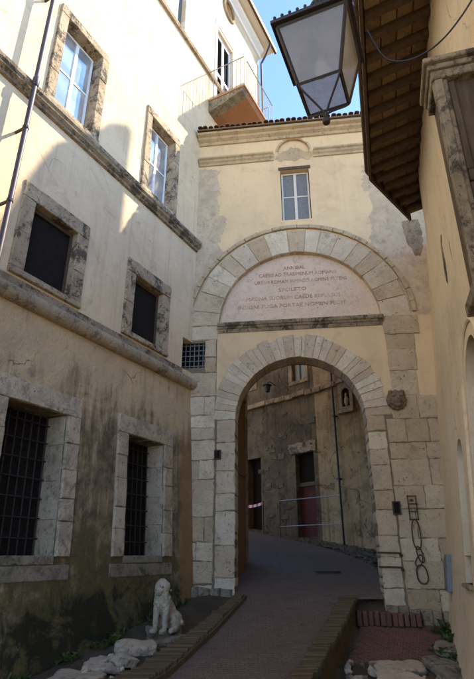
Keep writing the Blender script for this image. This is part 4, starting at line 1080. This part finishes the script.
# ------------------------------------------------------------------ cable from lantern to the wall
def px(x, y, t):
    a = (x - 237) / F_PX; b_ = (339.5 - y) / F_PX
    d = Vector((a, math.cos(PITCH) - b_ * math.sin(PITCH), math.sin(PITCH) + b_ * math.cos(PITCH))); return Vector((0, 0, EYE)) + d * t
q0 = px(367, 30, 3.35); q1 = px(384, 57, 3.3); q2 = px(404, 61, 3.25); q3 = px(425, 53, 3.2); q4 = px(444, 38, 3.12); q5 = px(463, 14, 3.05); q6 = px(480, -14, 3.0)
def spline(P, k=6):
    out = []
    for i in range(len(P) - 1):
        a, b_, c, d = P[max(0, i - 1)], P[i], P[i + 1], P[min(len(P) - 1, i + 2)]
        for j in range(k):
            t = j / k; out.append(.5 * ((2 * b_) + (c - a) * t + (2 * a - 5 * b_ + 4 * c - d) * t * t + (3 * b_ - a - 3 * c + d) * t ** 3))
    return out + [P[-1]]
CA = MB().tube(spline([q0, q1, q2, q3, q4, q5, q6]), .006, 6).build('cable', 'iron', smooth=True, label='thin dark electric cable sagging from the lantern to the cream wall', cat='cable')

# ------------------------------------------------------------------ stone lion statue
def lion():
    t = MB()
    # facing -y; base at z=0, about .95 m tall
    def cap(a, b, ra, rb, n=7):
        a, b = Vector(a), Vector(b)
        for i in range(n): k = i / (n - 1); t.ball(a.lerp(b, k), lerp(ra, rb, k), 6)
    cap((0, .30, .22), (0, -.02, .50), .185, .165)             # trunk, rising to the chest
    cap((0, -.02, .50), (0, -.09, .66), .17, .13)
    t.ball((0, -.11, .78), (.15, .15, .16))                     # skull
    t.ball((0, -.235, .735), (.088, .085, .075)); t.ball((0, -.30, .755), (.04, .03, .028)); t.ball((0, -.225, .68), (.07, .06, .035))
    t.ball((-.125, -.08, .80), (.035, .05, .075)); t.ball((.125, -.08, .80), (.035, .05, .075))
    t.ball((-.06, -.21, .815), (.045, .04, .03)); t.ball((.06, -.21, .815), (.045, .04, .03))
    for s_ in (-1, 1):
        cap((s_ * .10, -.08, .50), (s_ * .105, -.12, .22), .085, .058)
        cap((s_ * .105, -.12, .22), (s_ * .105, -.13, .04), .055, .05)
        t.ball((s_ * .105, -.19, .045), (.07, .11, .048))
        t.ball((s_ * .17, .24, .18), (.10, .19, .175)); cap((s_ * .2, .14, .06), (s_ * .19, -.02, .045), .065, .05)
    for k in range(44):                                          # curls of the mane
        an = random.uniform(-2.6, 2.6); z = random.uniform(.44, .74); t.ball((math.sin(an) * .155, -.05 - math.cos(an) * .135, z), random.uniform(.024, .042), 5)
    cap((.05, .45, .08), (.24, .42, .1), .035, .03); cap((.24, .42, .1), (.27, .28, .16), .03, .045)
    return t
gxp, gyp = -1.27, 9.92
ST = remesh(lion(), 'lion_statue', 'statue', .012, None, 1, loc=(gxp, gyp, z0(gyp) + .04), rot=(0, 0, R_(-22)), label='pale weathered stone lion statue sitting upright by the kerb', cat='statue')
ST.scale = (.86, .86, .9)
for v in ST.data.vertices:
    n_ = mnoise.noise(v.co * 14) * .010 + mnoise.noise(v.co * 34 + Vector((5, 3, 1))) * .007 + (mnoise.noise(v.co * 22) * .018 if .4 < v.co.z < .75 and v.co.y > -.16 else 0)
    v.co += v.normal * n_

# ------------------------------------------------------------------ loose slabs and rubble
slab_lab = {0: 'flat pale stone slab under the lion statue'}
def slab(x, y, sx_, sy_, h, rz, label, mat='pale_stone', dz=0., group=None, tilt=(0, 0)):
    h *= .8; sd_ = Vector((random.uniform(0, 50), random.uniform(0, 50), random.uniform(0, 50)))
    bm = bmesh.new(); bmesh.ops.create_cube(bm, size=2); bmesh.ops.subdivide_edges(bm, edges=bm.edges, cuts=9, use_grid_fill=True)
    for v in bm.verts:
        c = v.co; rr = (abs(c.x) ** 5 + abs(c.y) ** 5 + abs(c.z) ** 6) ** (1 / 5.5); c = c / max(rr, .3)
        p = Vector((c.x * sx_, c.y * sy_, (c.z + 1) * h / 2))
        nn_ = mnoise.noise(p * 3.2 + sd_) * .08 + mnoise.noise(p * 9 + sd_) * .03 + mnoise.noise(p * 24 + sd_) * .012
        ce = mnoise.cell(p * 4.2 + sd_) * .012
        v.co = p + Vector((c.x, c.y, .35 * c.z)) * (nn_ + ce)
    b = MB(); bm.verts.index_update(); b.add([v.co[:] for v in bm.verts], [[v.index for v in f.verts] for f in bm.faces]); bm.free()
    sl = math.atan((z0(y + .1) - z0(y - .1)) / .2)
    return b.build('stone_slab', mat, None, loc=(x, y, ground_z(x, y) + dz - .03), rot=(sl + tilt[0], tilt[1], rz), label=label, cat='stone', group=group)
slab(-1.26, 10.05, .3, .42, .13, .2, 'flat mossy stone slab under the sitting lion statue', 'moss_stone')
slab(-1.62, 9.35, .34, .2, .16, .3, 'long pale flat slab lying next to the lion statue', 'lower_stone', .03)
slab(-1.98, 8.78, .26, .3, .12, .1, 'pale cracked slab between the mossy wall and the brick kerb', 'lower_stone', .03)
slab(-2.2, 8.2, .36, .26, .13, -.1, 'large grey white slab by the mossy wall foot', 'lower_stone', .03)
slab(-2.75, 7.7, .4, .3, .12, .2, 'broad worn slab at the start of the slab row by the wall', 'lower_stone', .02)
slab(-1.66, 8.72, .22, .12, .2, .7, 'small yellowish broken stone leaning on the brick kerb', 'statue', .06, None, (.1, .3))
slab(2.62, 9.62, .42, .26, .16, .1, 'largest pale broken slab at the edge of the red brick paving', 'lower_stone', .03)
slab(2.5, 9.2, .36, .2, .12, -.2, 'long pale slab lying below the largest broken slab', 'pale_stone', .05)
slab(3.35, 9.85, .26, .2, .16, .4, 'squat mossy block beside the broken pale slabs', 'moss_stone', .02)
slab(3.7, 10.35, .3, .22, .22, .9, 'mossy block against the foot of the cream wall', 'moss_stone', .02)
slab(3.5, 9.4, .3, .3, .18, .2, 'rough dark mossy block in the weeds by the cream wall', 'moss_stone', .02)
for i in range(46):
    if i < 30: x, y = random.uniform(1.75, 3.4), random.uniform(9.0, 9.98)
    else: x, y = random.uniform(-2.6, -1.5), random.uniform(7.6, 9.6)
    if i < 30 and x < xR_out(y) + .1: x = xR_out(y) + .15
    if i >= 30 and x > xL_out(y) - .08: x = xL_out(y) - .15
    s_ = random.uniform(.03, .085)
    bm = bmesh.new(); bmesh.ops.create_icosphere(bm, subdivisions=1, radius=1)
    for v in bm.verts: v.co = Vector((v.co.x * s_ * 1.3, v.co.y * s_, v.co.z * s_ * .7)) * random.uniform(.75, 1.2)
    me = bpy.data.meshes.new('rubble_stone'); bm.to_mesh(me); bm.free(); me.materials.append(M[random.choice(['pale_stone', 'lower_stone', 'moss_stone'])])
    link('rubble_stone', me, None, (x, y, ground_z(x, y) + s_ * .4 + .02), (random.random(), random.random(), random.random() * 6),
         label='small rubble stone scattered by the red brick paving' if i < 30 else 'small rubble stone scattered along the mossy palazzo wall', cat='stone', group='rubble by the brick paving' if i < 30 else 'rubble along the palazzo wall')

# ------------------------------------------------------------------ weeds
def weed(x, y, z, s_, n, label, group):
    b = MB()
    for i in range(n):
        an = random.uniform(0, 6.28); ln = s_ * random.uniform(.5, 1.1); up = random.uniform(.5, 1.3); r0 = random.uniform(0, .05)
        d = Vector((math.cos(an), math.sin(an), 0)); side = Vector((-d.y, d.x, 0)); w_ = ln * random.uniform(.12, .22)
        base = d * r0; mid = base + d * ln * .35 + Vector((0, 0, ln * .6 * up)); tip = base + d * ln * .8 + Vector((0, 0, ln * .7 * up))
        b.add([base, mid + side * w_, tip, mid - side * w_, mid + Vector((0, 0, -.01))], [(0, 1, 4), (0, 4, 3), (1, 2, 4), (4, 2, 3)])
    b.build('weed_clump', 'leaf', None, loc=(x, y, z), label=label, cat='weed', group=group)
for i in range(26):
    y = random.uniform(9.0, 11.4); x = 4.55 + .27 * (y - 11.58) - random.uniform(.05, .75)
    weed(x, y, ground_z(x, y), random.uniform(.1, .3), 16, 'small green weed clump at the foot of the cream wall', 'weeds by the cream wall')
for i in range(30):
    a = random.uniform(-5, -.4); p = K + lv * a + lnv * (.27 + random.uniform(.02, .2)); weed(p.x, p.y, z0(p.y) - .05, random.uniform(.08, .22), 14, 'small dark weed clump at the foot of the mossy palazzo wall', 'weeds by the palazzo wall')
